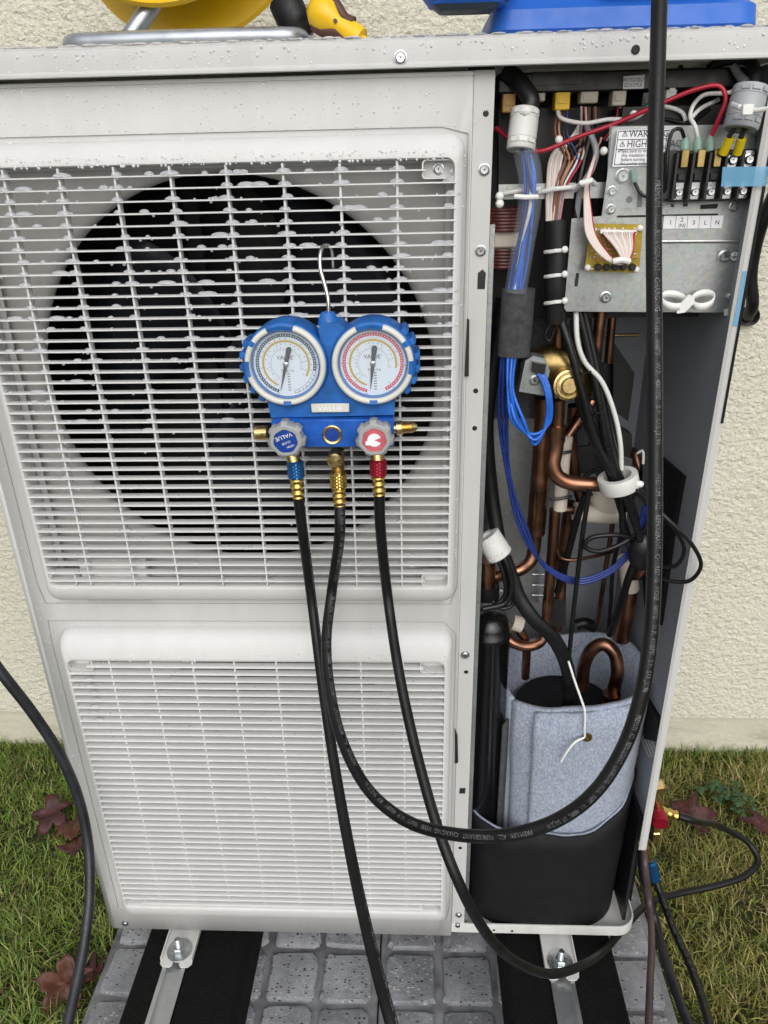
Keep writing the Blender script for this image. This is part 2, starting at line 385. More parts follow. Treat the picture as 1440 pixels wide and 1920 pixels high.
def soil():
    m_, t, b = mat('soil', (.05, .045, .02), .95); co = objco(t)
    t.links.new(ramp(t, noise(t, co, 25, 5), ((.3, (.022, .024, .008)), (.6, (.05, .055, .014)), (.75, (.075, .065, .02)))), b.inputs['Base Color']); bump(t, b, noise(t, co, 60, 5), 1, .02)
soil()
def vcolmat(name, rough, transl=0.0):
    m_, t, b = mat(name, (.1, .1, .1), rough); a = N(t, 'ShaderNodeVertexColor'); a.layer_name = 'tint'
    t.links.new(a.outputs[0], b.inputs['Base Color'])
    if transl:
        tl = N(t, 'ShaderNodeBsdfTranslucent'); t.links.new(a.outputs[0], tl.inputs[0]); mx = N(t, 'ShaderNodeMixShader'); mx.inputs[0].default_value = transl
        t.links.new(b.outputs[0], mx.inputs[1]); t.links.new(tl.outputs[0], mx.inputs[2]); t.links.new(mx.outputs[0], t.nodes['Material Output'].inputs[0])
vcolmat('grass_blade', .55, .25)
def leafm():
    m_, t, b = mat('dead_leaf', (.1, .02, .015), .6); co = objco(t)
    t.links.new(ramp(t, noise(t, co, 30, 4), ((.3, (.028, .006, .008)), (.6, (.065, .014, .013)), (.8, (.10, .035, .02)))), b.inputs['Base Color']); bump(t, b, noise(t, co, 90, 3), .5, .003)
leafm()
def leafm2():
    m_, t, b = mat('brown_leaf', (.1, .02, .015), .6); co = objco(t)
    t.links.new(ramp(t, noise(t, co, 30, 4), ((.3, (.045, .014, .009)), (.6, (.10, .032, .017)), (.8, (.15, .06, .03)))), b.inputs['Base Color']); bump(t, b, noise(t, co, 90, 3), .5, .003)
leafm2()
painted('clover_green', (.03, .075, .02), .5, .25, scale=60)
painted('moss_green', (.05, .06, .008), .9, .3, scale=90, bs=.8)
painted('steel_tube', (.42, .45, .49), .38, .12, metal=.8, scale=30)

# =================================================================== the setting
GZ = -.158                                   # soil level
WY = .635                                    # face of the house wall
PZ = -.12                                    # top of the paving
g = MB().box(-60, 60, -60, WY+.3, GZ-.3, GZ).build('lawn_ground', 'soil', smooth=0); g['kind'] = 'structure'
# paving: two rows of slabs, each moulded into five by five raised pads
PX0, PITCHP = -.035, .107
pav = MB()
SL = .5335
for i in range(2):
    for j in range(-3, 2):
        x0 = PX0+i*(SL+.002); y0 = -.0025-.0535+j*SL - .107
        if y0 > WY: continue
        pav.box(x0, x0+SL-.001, y0, min(y0+SL-.002, WY-.03), GZ-.05, PZ-.008, .002)
pv = pav.build('paving', 'paver_joint', smooth=0); pv['kind'] = 'structure'
def pad_mesh(seed):
    q = random.Random(seed); a = .0445
    rg = []
    base = [(q.uniform(-.0022, .0022), q.uniform(-.0022, .0022)) for _ in range(24)]
    for ins, z, rr in ((-.003, -.012, .012), (0, -.002, .013), (.0025, .0, .014)):
        P = rrect(-a+ins, a-ins, -a+ins, a-ins, rr, 0, 5)
        rg.append([Vector((p.x+b[0], p.z+b[1], z)) for p, b in zip(P, base)])
    mb = MB().rings(rg, (False, True)); return mb.mesh('stone', 'paver_stone', .5)
pads = [pad_mesh(s) for s in range(9)]
for i in range(2):
    for k in range(5):
        x = PX0 + i*(SL+.002) + .0535 + k*.1035 + .005
        for j in range(-11, 6):
            y = -.0025 + j*.1035 + (.016 if j > 1 else 0) + (-.016 if j < -3 else 0)
            if y > WY-.08: continue
            o = put('stone', pads[rnd.randrange(9)], pv, (x+rnd.uniform(-.0012, .0012), y+rnd.uniform(-.0012, .0012), PZ+rnd.uniform(-.0018, .0012))); o.rotation_euler.z = rnd.choice((0, PI/2, PI))
# house wall
hw = thing('house_wall', 'cream rough rendered house wall behind the white unit', 'wall', (.5, WY, GZ))
ZPL = at(1330, 1345, WY-.01).z
def stucco_wall():
    mb = MB().box(-6, 7, WY-.012, WY+.25, ZPL, 5)
    return mb.build('render_coat', 'stucco', hw, smooth=0)
stucco_wall()
MB().box(-6, 7, WY, WY+.25, GZ-.2, ZPL-.001).build('plinth', 'plinth_render', hw, smooth=0)

# =================================================================== the heat pump
UX, UD = .95, .34
hp = thing('heat_pump_unit', 'white outdoor heat pump with two louvred grilles and open wiring compartment', 'heat pump', (.475, .17, 0))
PR = .631                                    # right edge of the front panel
UG = (.052, .6245, .713, 1.294); UI = (.067, .6125, .744, 1.269)
LG = (.050, .6225, .057, .661); LI = (.063, .6105, .098, .620)
def front_panel():
    mb = MB(); r = .014; z0, z1 = -.004, 1.351
    xs = [r, .075, .605, PR]; zs = [z0, LI[2]+.004, LI[3]-.004, UI[2]+.004, UI[3]-.004, z1]
    for i in range(3):
        for j in range(5):
            if i == 1 and j in (1, 3): continue
            mb.face([(xs[i], 0, zs[j]), (xs[i+1], 0, zs[j]), (xs[i+1], 0, zs[j+1]), (xs[i], 0, zs[j+1])])
    ring = lambda z: [Vector((r, 0, z))] + [Vector((r-r*math.sin(a), r-r*math.cos(a), z)) for a in [PI/2*k/6 for k in range(1, 7)]] + [Vector((0, UD, z))]
    lo = ring(z0)
    for k, p_ in enumerate(lo): p_.z += .016*(1-math.cos(min(1, k/6)*PI/2))
    mb.rings([lo, ring(z1)], closed=False)
    mb.rings([[Vector((PR, 0, z0)), Vector((PR, 0, z1))], [Vector((PR+.0015, .0015, z0)), Vector((PR+.0015, .0015, z1))], [Vector((PR+.0015, .012, z0)), Vector((PR+.0015, .012, z1))]], closed=False)
    o = mb.build('front_panel', 'white_paint', hp, .6)
    bm = bmesh.new(); bm.from_mesh(o.data); bmesh.ops.remove_doubles(bm, verts=bm.verts, dist=1e-5); bm.to_mesh(o.data); bm.free()
    so_ = o.modifiers.new('thickness', 'SOLIDIFY'); so_.thickness = .0012; so_.offset = -1
    return o
fp = front_panel()
MB().box(.012, PR+.001, -.0008, -.0002, 1.3472, 1.3505).build('top_fold', 'white_paint', fp)
def screw(parent, p, r=.0048, mat_='screw_steel', n=(0, -1, 0), name='screw', h=.0035):
    mb = MB(); p = Vector(p); a = Vector(n).normalized()
    mb.lathe([(r*1.25, 0), (r*1.25, h*.25), (r, h*.3), (r, h*.75), (r*.8, h), (r*.30, h*.98), (r*.18, h*.5)], p, n, 16, (False, True))
    ref = Vector((1, 0, 0)) if abs(a.x) < .8 else Vector((0, 0, 1)); u = (ref-a*ref.dot(a)).normalized(); v = a.cross(u); s = math.sin(rnd.uniform(0, 1.5)); c = (1-s*s)**.5; u, v = u*c+v*s, v*c-u*s
    for d, e in ((u, v), (v, u)):
        q = [p + a*(h*1.01) + d*(r*.6*i) + e*(r*.14*j) for i, j in ((-1, -1), (1, -1), (1, 1), (-1, 1))]; mb.face(q)
    return mb.build(name, mat_, parent)
# base pan with its raised lip
def base_pan():
    L = []
    def rr(ins, z, rad): 
        P = rrect(.004+ins, UX+.013-ins, .002+ins, UD+.01-ins, rad, 0, 6); return [Vector((p.x, p.z, z)) for p in P]
    mb = MB().rings([rr(.004, .0, .03), rr(.0, .003, .034), rr(0, .022, .034), rr(.0008, .0245, .034), rr(.003, .0245, .031), rr(.0036, .022, .031), rr(.004, .012, .03), rr(.009, .008, .026)], (True, True))
    return mb.build('base_pan', 'pan_paint', hp)
bp = base_pan()
# top cover
def top_cover():
    x0, x1, y0, y1 = -.008, UX+.014, -.013, UD+.02
    def rr(ins, z): return [Vector((p.x, p.z, z)) for p in rrect(x0+ins, x1-ins, y0+ins, y1-ins, .022, 0, 6)]
    mb = MB().rings([rr(.004, 1.3575), rr(.0008, 1.3535), rr(-.0006, 1.3545), rr(-.0004, 1.357), rr(.0018, 1.3595), rr(.0024, 1.373), rr(.004, 1.3785), rr(.0075, 1.3820), rr(.012, 1.3832), rr(.03, 1.3838)], (False, True))
    mb.rings([rr(.0036, 1.3575), rr(.0046, 1.3805)])
    mb.face(list(reversed(rr(.0046, 1.3805))))
    return mb.build('top_cover', 'white_paint', hp, .5)
tc = top_cover()
# grilles
def grille(name, G, I, z_first, count, ribs, drop_first, label):
    yo, yi = -.026, -.032
    rg = []
    def loop(a, y, rad): 
        x0, x1, z0, z1 = [G[k]*(1-a)+I[k]*a for k in range(4)]; return rrect(x0, x1, z0, z1, rad, y, 6)
    rg = [loop(0, 0, .018), loop(0, -.006, .018), loop(.04, -.013, .0175), loop(.14, -.020, .0165), loop(.32, -.0255, .015), loop(.6, -.0292, .012), loop(.86, -.0318, .010), loop(.96, -.0318, .0095), loop(1.0, -.0305, .009), loop(1.02, -.024, .009), loop(1.03, -.004, .009)]
    fr = MB().rings(rg).build(name, 'grille_plastic', hp, .8); fr['label'] = label
    # louvres
    L = I[1]-I[0]+.004; D, T = (.0120, .0015) if drop_first == 'U' else (.0120, .0020)
    def sl(x0, x1):
        mb = MB(); n = 3
        prof = [(-.5, -.55), (-.485, -.2), (-.42, .12), (-.28, .36), (-.05, .5), (.5, .55), (.5, -.2), (-.05, -.35), (-.36, -.75), (-.47, -.85)]
        rg = [[Vector((x, p[0]*D, p[1]*T - p[0]*D*.05)) for p in prof] for x in (x0, x1)]
        return mb.rings(rg, (True, True)).mesh('slat', 'grille_plastic', 1.0)
    full = sl(-L/2, L/2); short = sl(-L/2+(0 if drop_first == 'U' else .03), L/2-.032); cx = (I[0]+I[1])/2
    for k in range(count):
        me = short if k in ((0, count-1) if drop_first == 'U' else (0, count-1)) else full
        put('slat', me, fr, (cx, -.0268, z_first-k*.0126))
    H0, H1 = I[3]-.001, I[2]+.001
    yb = (-.030, -.0195) if drop_first == 'U' else (-.0258, -.0175)
    rb = MB().box(-.0013, .0013, yb[0], yb[1], H1, H0, .0005).mesh('rib', 'grille_plastic')
    for x in ribs: put('rib', rb, fr, (x, 0, 0))
    return fr
ZU, ZL = 1.2583, .6105
ug = grille('fan_grille', UG, UI, ZU, 41, [.1225+.0613*k for k in range(8)], 'U', 'upper fan grille of thin wet white louvres')
lg = grille('fan_grille', LG, LI, ZL, 41, [.1225+.0613*k for k in range(8)], 'L', 'lower fan grille of closely set white louvres')
# corner pockets with fixing screws
def pocket(fr, cx, cz, sx, sz, scr=True):
    w, h = .018, .0095
    mb = MB()
    rg = [rrect(cx-w, cx+w, cz-h, cz+h, .004, y, 4) for y in (-.0285, -.012)]
    rg2 = [rrect(cx-w+.0015, cx+w-.0015, cz-h+.0012, cz+h-.0012, .0035, y, 4) for y in (-.0285, -.012)]
    mb.rings([rg[1], rg[0], rg2[0], rg2[1]], (False, True)); mb.build('screw_pocket', 'grille_plastic', fr)
    if scr: screw(fr, (cx, -.0125, cz), .0048)
pocket(ug, UI[1]-.0165, ZU+.0005, 1, 1)
pocket(ug, UI[1]-.0165, ZU-.0126*40, 1, 1, False)
pocket(ug, UI[0]+.0175, ZU-.0126*40, 1, 1, False)
pocket(lg, LI[1]-.0165, ZL-.0, 1, 1, False); pocket(lg, LI[0]+.0175, ZL, 1, 1, False); pocket(lg, LI[0]+.0175, ZL-.0126*40, 1, 1, False); pocket(lg, LI[1]-.0165, ZL-.0126*40, 1, 1, False)
# finger recess under the upper grille
rc = [at(x, y, -.0262) for x, y in ((133, 1113), (252, 1112), (258, 1128), (142, 1130))]
MB().prism([Vector((.105, -.0268, .7275)), Vector((.197, -.0268, .7275)), Vector((.200, -.0205, .7155)), Vector((.109, -.0205, .7155))], (0, .004, .001)).build('finger_recess', 'shroud_plastic', ug)
# fan shrouds
def shroud(cx, cz, r, box_, nm='fan_shroud'):
    n = 96; x0, x1, z0, z1 = box_; rg = []
    def sq(y):
        P = []
        for k in range(n):
            a = 2*PI*k/n; c, s = math.cos(a), math.sin(a)
            t = min((x1-cx)/c if c > 1e-6 else ((x0-cx)/c if c < -1e-6 else 9), (z1-cz)/s if s > 1e-6 else ((z0-cz)/s if s < -1e-6 else 9))
            P.append(Vector((cx+c*t, y, cz+s*t)))
        return P
    ci = lambda r_, y: [Vector((cx+r_*math.cos(2*PI*k/n), y, cz+r_*math.sin(2*PI*k/n))) for k in range(n)]
    rg = [sq(-.002), sq(.006), [a.lerp(b, .35)+Vector((0, .004, 0)) for a, b in zip(sq(.006), ci(r+.02, .010))], ci(r+.018, .012), ci(r+.009, .0145), ci(r+.003, .0185), ci(r, .025), ci(r, .030)]
    return MB().rings(rg).build(nm, 'shroud_plastic', hp, 1.0)
FC = ((.346, 1.011), (.340, .362))
shroud(FC[0][0], FC[0][1], .249, (.030, .628, .70, 1.30)); shroud(FC[1][0], FC[1][1], .243, (.030, .628, .04, .67))
def fan(cx, cz, rot):
    hub = MB().lathe([(.0, -.03), (.045, -.028), (.055, -.015), (.057, .06)], (cx, .16, cz), (0, 1, 0), 32, (False, True)).build('fan', 'fan_blade', hp)
    for k in range(3):
        a0 = rot+k*2*PI/3; rg = []
        for i in range(9):
            r_ = .05+.18*i/8; row = []
            for j in range(9):
                a = a0 + (j/8-.5)*(1.15+.25*i/8) + .35*(i/8)**2; y = .15 + (j/8-.5)*.085
                row.append(Vector((cx+r_*math.cos(a), y, cz+r_*math.sin(a))))
            rg.append(row)
        b = MB().rings(rg, closed=False).build('blade', 'fan_blade', hub, 2); md = b.modifiers.new('thickness', 'SOLIDIFY'); md.thickness = .004
for (cx, cz), rt in zip(FC, (.5, 1.4)): fan(cx, cz, rt)
for x in (.43, .25):
    MB().box(x-.012, x+.012, .235, .25, .03, 1.33, .001).build('motor_bracket', 'dark_bracket', hp)
for z in (1.03, .33): MB().box(.22, .46, .225, .234, z, z+.08, .002).build('motor_mount', 'fan_blade', hp)
# added dark chamber liner, finned coil behind, partition and compartment walls
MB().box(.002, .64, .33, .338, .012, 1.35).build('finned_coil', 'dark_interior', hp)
MB().box(.640, .6435, .01, .335, .012, 1.35).build('partition', 'inner_steel', hp)
MB().box(.6437, UX, .334, .3355, .012, 1.35).build('rear_panel', 'inner_steel', hp)

MB().box(.004, .008, .034, .329, .013, 1.35).box(.0085, .639, .034, .329, 1.346, 1.35).build('chamber_dark_liner', 'dark_interior', hp)  # black sheets added to keep the fan chamber dark
MB().box(.0085, .639, .034, .329, .6775, .681).build('chamber_dark_floor', 'dark_interior', hp)  # added black sheet, closes the dark liner at the bottom
for z0, z1 in ((.012, .30), (.30, 1.35)): pass

MB().box(.104, .198, -.0165, -.004, .741, .779, .002).build('handle_block', 'grille_plastic', ug)
MB().box(.0085, .639, .032, .034, .013, 1.346).build('shade', 'dark_interior', hp) if False else None

# ------------------------------------------------------------------ column, side panel
def depth(p): return (Vector(p)-Vector(CP)).dot(_F)
def pxr(p, w): return w/2*depth(p)/FPX                     # radius of something w pixels wide at p
def W3(pts): return [at(*p) for p in pts]
def wire(name, pts, w, mat_, parent=hp, n=8, step=.006, flat=1.0, label=None):
    P = catmull(W3(pts), step); r = pxr(P[len(P)//2], w)
    return MB().tube(P, r, n, True, flat).build(name, mat_, parent, 1.2, label=label)
def plate(name, px, Y, th, mat_, parent=hp, label=None):
    P = [at(x, y, Y) for x, y in px]; return MB().prism(P, (0, th, 0)).build(name, mat_, parent, .3, label=label)
co = MB().box(PR+.002, .655, .004, .0055, .02, 1.352).box(.6535, .655, .0056, .020, .02, 1.352).build('corner_post', 'white_paint', hp)
MB().box(.6556, .6620, .010, .0118, .02, 1.20, .0005).box(.6605, .6620, .0119, .03, .02, 1.20).build('edge_strip', 'galvanised', hp)
for x, y in ((908, 318), (901, 470), (872, 1228)): screw(co, at(x, y, .004), .0052)
for x, y in ((860, 1715), (858, 1734)): screw(co, at(x, y, .0035), .0046)
screw(fp, at(235, 1731, 0), .005)
screw(tc, at(751, 108, -.012), .0055)
def hole(parent, x, y, Y, r): MB().lathe([(r*1.25, 0), (r, .0004), (r*.95, .0001)], at(x, y, Y), (0, -1, 0), 14, (False, True)).build('hole', 'dark_interior', parent)
for x, y in ((911, 213), (892, 733), (890, 803), (874, 1260), (863, 1590)): hole(co, x, y, .0039, .0026)
hole(tc, 1192, 93, -.0122, .0035); 
for x, y in ((926, 1744), (960, 1746)): hole(bp, x, y, .0017, .002)
for pts in (((896, 512), (905, 505), (911, 512), (909, 542), (895, 542)), ((862, 1478), (873, 1478), (872, 1488), (861, 1488))): plate('slot', pts, .0034, .0005, 'cable_grey', co)
for pts in (((876, 596), (880, 600), (879, 706), (871, 706)), ((853, 1365), (858, 1380), (859, 1430), (853, 1432))): plate('slot', pts, -.0014, .0012, 'dark_interior', fp)
MB().box(PR-.004, .6545, .0036, .012, 1.3528, 1.3575).build('post_notch', 'dark_interior', hp)
ZB = at(1208, 1592, 0).z
sp = MB().box(.9495, .9508, -.001, UD, ZB, 1.3535).box(.9425, .9508, -.0022, -.0011, ZB, 1.3535).build('side_panel', 'white_paint', hp)
MB().box(.9485, .9493, .0, UD-.005, ZB+.001, 1.353).build('side_lining', 'inner_steel', sp)
MB().box(.9385, .9424, -.002, .0, ZB, 1.3535).build('panel_return', 'shroud_plastic', sp)
MB().box(.9485, .9512, -.0042, -.0023, at(1352, 792, 0).z, 1.353).build('seal_strip', 'pad_foam', sp)
MB().box(.940, .9455, .02, UD-.005, .02, ZB+.05).build('lower_side', 'black_plastic', hp)
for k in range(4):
    q = [atx(x+6*k, y, .9480) for x, y in ((1200, 1380), (1203, 1380), (1220, 1420), (1217, 1420))]; MB().prism(q, (-.0012, 0, 0)).build('vent_light_strip', 'white_paint', sp)  # white strips painted for daylight coming through side vents; no openings cut
for px in (((1240, 852), (1287, 893), (1266, 1010), (1243, 1172), (1216, 1150), (1205, 1000)), ((1212, 1300), (1240, 1345), (1243, 1392), (1214, 1385))):
    MB().prism([atx(x, y, .9483) for x, y in px], (-.006, 0, 0)).build('side_foam', 'pad_foam', sp)
plate('corner_foam', ((1152, 1600), (1200, 1590), (1183, 1690), (1150, 1690)), .09, .05, 'pad_foam')
# electronics housing
zc = at(1100, 172, .05).z
MB().box(.6625, .945, .05, .33, zc, 1.3528, .002).build('control_box', 'black_plastic', hp)
MB().box(.70, .755, .0492, .0499, at(1100, 158, .05).z, at(1100, 132, .05).z, .0003).build('box_hatch', 'black_plastic', hp)
zb = at(1100, 590, .14).z
MB().box(.664, .944, .115, .329, zb, zc-.0005).build('inverter_housing', 'dark_interior', hp)
MB().box(.80, .945, .040, .114, at(1200, 420, .04).z, at(1200, 200, .04).z).build('terminal_housing', 'dark_interior', hp)
plate('board_tray', ((935, 205), (1150, 200), (1135, 340), (935, 350)), .095, .004, 'black_plastic')
# connectors along the board edge
for x0, y0, x1, y1, mt in ((943, 172, 966, 211, 'orange_connector'), (1042, 170, 1068, 206, 'yellow_plastic'), (1090, 170, 1121, 193, 'beige_connector'), (1150, 168, 1173, 198, 'beige_connector'), (1252, 150, 1268, 186, 'nylon_white'), (1205, 172, 1232, 205, 'black_plastic'), (1008, 172, 1022, 190, 'beige_connector')):
    a, b = at(x0, y0, .052), at(x1, y1, .052); MB().box(a.x, b.x, .052, .072, b.z, a.z, .0012).box(a.x+.003, b.x-.003, .0505, .0519, (a.z+b.z)/2-.003, (a.z+b.z)/2+.003).build('connector', mt, hp)
# bracket with cable ties
plate('cable_bracket', ((935, 346), (1146, 341), (1143, 371), (935, 374)), .05, .001, 'galvanised')
# terminal plate
TP = plate('terminal_plate', ((1148, 238), (1418, 233), (1412, 330), (1400, 405), (1379, 580), (1372, 586), (1062, 584), (1058, 578), (1072, 410), (1128, 405), (1140, 320)), .035, .0012, 'galvanised')
MB().tube([at(1215, 453, .0345), at(1385, 452, .0345)], .0022, 8).build('pressed_rib', 'galvanised', TP)
MB().tube([at(1157, 406, .0347), at(1346, 402, .0347)], .0011, 8).build('plate_edge', 'dark_interior', TP)
for px in (((1196, 358), (1205, 357), (1203, 388), (1194, 389)), ((1281, 377), (1290, 377), (1289, 387), (1281, 387)), ((1258, 382), (1264, 382), (1264, 388), (1258, 388)), ((1314, 384), (1347, 382), (1344, 391), (1313, 392)), ((1080, 512), (1086, 512), (1083, 537), (1077, 537))):
    plate('slot', px, .0344, .0005, 'dark_interior', TP)
for x, y, r_ in ((1167, 330, .0068), (1147, 358, .0045), (1145, 392, .0045), (1376, 387, .0048), (1358, 480, .0058), (1135, 557, .0055), (1369, 557, .0045), (1420, 245, .0045)): screw(TP, at(x, y, .0345), r_, 'zinc', h=.005)
plate('earth_clamp', ((1346, 470), (1368, 470), (1364, 492), (1344, 491)), .0335, .0008, 'zinc', TP)
hole(TP, 1180, 374, .0345, .003)
e = at(1377, 480, .0342)
es = MB().lathe([(.0062, 0), (.0062, .0003)], e, (0, -1, 0), 20).build('earth_symbol', 'label_white', TP)
mb = MB(); mb.lathe([(.0057, .0004), (.0062, .0006), (.0052, .0006)], e, (0, -1, 0), 20, (False, False))
for dx0, dx1, dz0, dz1 in ((-.0004, .0004, -.0005, .0042), (-.0036, .0036, -.001, -.0003), (-.0024, .0024, -.0022, -.0016), (-.0012, .0012, -.0034, -.0028)): mb.box(e.x+dx0, e.x+dx1, e.y-.0007, e.y-.0004, e.z+dz0, e.z+dz1)
mb.build('earth_mark', 'print_black', es)
# terminal block
a, b = at(1262, 283, .02), at(1398, 375, .02); cx0, cx1, cz0, cz1 = a.x, b.x, b.z, a.z
TB = MB().box(cx0, cx1, .012, .0345, cz0, cz1, .001).build('terminal_block', 'black_plastic', hp)
for k in range(6):
    x = cx0+(cx1-cx0)*k/5; MB().box(x-.0016, x+.0016, .0, .0119, cz0+.002, cz1-.002, .0005).build('divider', 'black_plastic', TB)
for k in range(5):
    x = cx0+(cx1-cx0)*(k+.5)/5
    screw(TB, (x, .0115, cz0+.010), .0042, 'zinc', h=.005)
    MB().box(x-.005, x+.005, .0095, .0118, cz0+.002, cz0+.020, .0005).build('contact', 'screw_steel', TB)
    if k > 2: screw(TB, (x, .010, cz1-.010), .0046, 'zinc', h=.006); MB().box(x-.0055, x+.0055, .0085, .0118, cz1-.018, cz1-.001, .0005).build('contact', 'screw_steel', TB)
    else: MB().box(x-.0042, x+.0042, .003, .0118, cz1-.017, cz1+.001, .0008).build('contact', 'brass_dark', TB)
    MB().box(x-.004, x+.004, .006, .0118, (cz0+cz1)/2-.004, (cz0+cz1)/2+.003, .0005).build('contact', 'dark_interior', TB)
plate('relay', ((1243, 287), (1268, 280), (1268, 372), (1243, 374)), .008, .026, 'black_plastic')
# wiring to the terminals
for i, (x, y) in enumerate(((1284, 281), (1308, 279), (1331, 277))):
    MB().tube([at(x, y+6, .010), at(x, y-12, .010), at(x+1, y-22, .012)], [.0045, .005, .0028], 10).build('crimp_sleeve', 'green_sleeve', hp)
wire('wire', [(1284, 262, .012), (1276, 242, .008), (1262, 245, .006), (1252, 280, .004), (1250, 330, .004), (1240, 368, .012), (1205, 366, .02), (1189, 340, .025)], 7, 'cable_black')
MB().tube([at(1190, 342, .025), at(1187, 318, .026)], .004, 8).build('crimp_sleeve', 'green_sleeve', hp)
wire('wire', [(1309, 262, .012), (1303, 236, .01), (1294, 220, .02), (1300, 197, .025), (1320, 178, .03), (1366, 174, .03), (1386, 162, .04)], 8, 'wire_white')
wire('wire', [(1296, 222, .022), (1312, 205, .03), (1347, 187, .045)], 8, 'wire_white')
wire('wire', [(1331, 262, .012), (1349, 220, .006), (1361, 186, .004), (1350, 162, .006), (1310, 166, .01), (1220, 203, .02), (1150, 233, .03), (1080, 258, .03), (1010, 284, .03), (975, 275, .04), (930, 240, .06)], 8.5, 'wire_red', label='red wire arching across the compartment')
wire('wire', [(1045, 203, .058), (1050, 220, .05), (1095, 231, .045), (1140, 224, .045), (1190, 222, .04), (1215, 205, .04), (1245, 200, .04), (1280, 212, .035), (1286, 228, .03)], 8, 'wire_white')
wire('wire', [(1110, 230, .055), (1180, 226, .05), (1250, 224, .04), (1290, 230, .03), (1330, 205, .04)], 7, 'cable_black')
wire('wire', [(1268, 155, .06), (1278, 140, .07), (1276, 125, .08)], 9, 'wire_green')
wire('wire', [(1190, 215, .05), (1225, 190, .05), (1240, 175, .06)], 8, 'wire_green')
wire('wire', [(1160, 196, .06), (1152, 235, .055), (1132, 262, .05)], 4, 'wire_red'); wire('wire', [(1164, 196, .06), (1157, 235, .055), (1137, 264, .05)], 4, 'wire_pink')
for x, y, sgn in ((1188, 215, 1), (1048, 262, 1), (1132, 283, 1)): MB().dome(at(x, y, .030), .0045, .0045, .0045, full=True, n=10).build('cable_tie', 'nylon_white', hp)
# loose looms at the connectors
lm = [('wire_brown', 1046), ('wire_orange', 1052), ('cable_black', 1058), ('wire_navy', 1064), ('wire_pink', 1098), ('wire_brown', 1104), ('cable_black', 1110), ('wire_orange', 1116), ('wire_white', 1090), ('wire_red', 1094)]
for i, (mt, x) in enumerate(lm):
    j = (i % 5)*5-10; wire('wire', [(x, 200, .06), (x-2+j*.3, 250, .05+.003*i), (1075+j*1.5, 300, .05), (1052+j, 350, .045), (1042+j*.7, 415, .045)], 4.5, mt, n=6)
for j in range(6): wire('wire', [(1085, 235+3*j, .06), (1055-4*j, 290, .052), (1046-4*j, 345, .046), (1036-2.2*j, 418, .045)], 5, ('wire_white', 'wire_pink')[j % 2], n=6)
wire('cable_wrap', [(1112, 232, .06), (1095, 300, .055), (1085, 350, .05), (1078, 415, .05)], 14, 'cable_black')
wire('cable_wrap', [(1100, 236, .06), (1118, 285, .05), (1108, 320, .045), (1090, 352, .045), (1080, 410, .05)], 12, 'ferrite_grey')
# ribbon of white leads to the small board
BRD = plate('circuit_board', ((1108, 419), (1206, 421), (1198, 512), (1096, 508)), .018, .0016, 'circuit_board', label='small ochre circuit board with a fan of white leads')
mb = MB()
for k in range(5): 
    q = at(1120+16*k, 500, .0178); mb.lathe([(.004, 0), (.004, .006), (.003, .007)], q, (0, -1, 0), 10)
mb.build('push_button', 'black_plastic', BRD)['kind'] = 'stuff'
mb = MB()
for k in range(46):
    q = at(rnd.uniform(1118, 1192), rnd.uniform(440, 488), .0178); w_, h_ = rnd.choice(((.003, .0015), (.0015, .003), (.005, .002), (.002, .002))); mb.box(q.x-w_, q.x+w_, q.y-.0015, q.y, q.z-h_/2, q.z+h_/2)
mb.build('board_component', 'wire_orange', BRD)['kind'] = 'stuff'
mb = MB()
for k in range(70):
    q = at(rnd.uniform(1106, 1196), rnd.choice((428, 431, 470, 476, 482, 504)), .0178); mb.box(q.x-.0009, q.x+.0009, q.y-.0003, q.y, q.z-.0005, q.z+.0005)
mb.build('board_print', 'label_white', BRD)['kind'] = 'stuff'
plate('board_socket', ((1126, 430), (1194, 432), (1193, 440), (1126, 438)), .010, .007, 'nylon_white', BRD)
for x, y in ((1200, 428), (1102, 502), (1193, 506), (1108, 426)): MB().dome(at(x, y, .018), .004, .004, .004, (0, -1, 0), n=8).build('board_standoff', 'nylon_white', BRD)
for j in range(13):
    t = j/12
    wire('ribbon_wire', [(1128-2*t, 258, .055), (1112+4*t, 300, .045), (1098+6*t, 345, .035), (1096+12*t, 395, .02), (1100+16*t, 440, .006), (1122+16*t, 474, .0), (1152+8*t, 494, .0), (1168+7*t, 494-2*t, -.001), (1160+30*t-3, 468, .0), (1134+55*t, 440, .006), (1131+60*t, 436, .010)], 4.3, ('wire_pink', 'wire_white', 'wire_pink', 'wire_red')[(j % 3) if j != 12 else 3], n=6)
MB().tube(W3([(1150, 490, -.005), (1166, 487, -.007), (1180, 490, -.004)]), .0035, 8).build('cable_tie', 'nylon_white', hp)
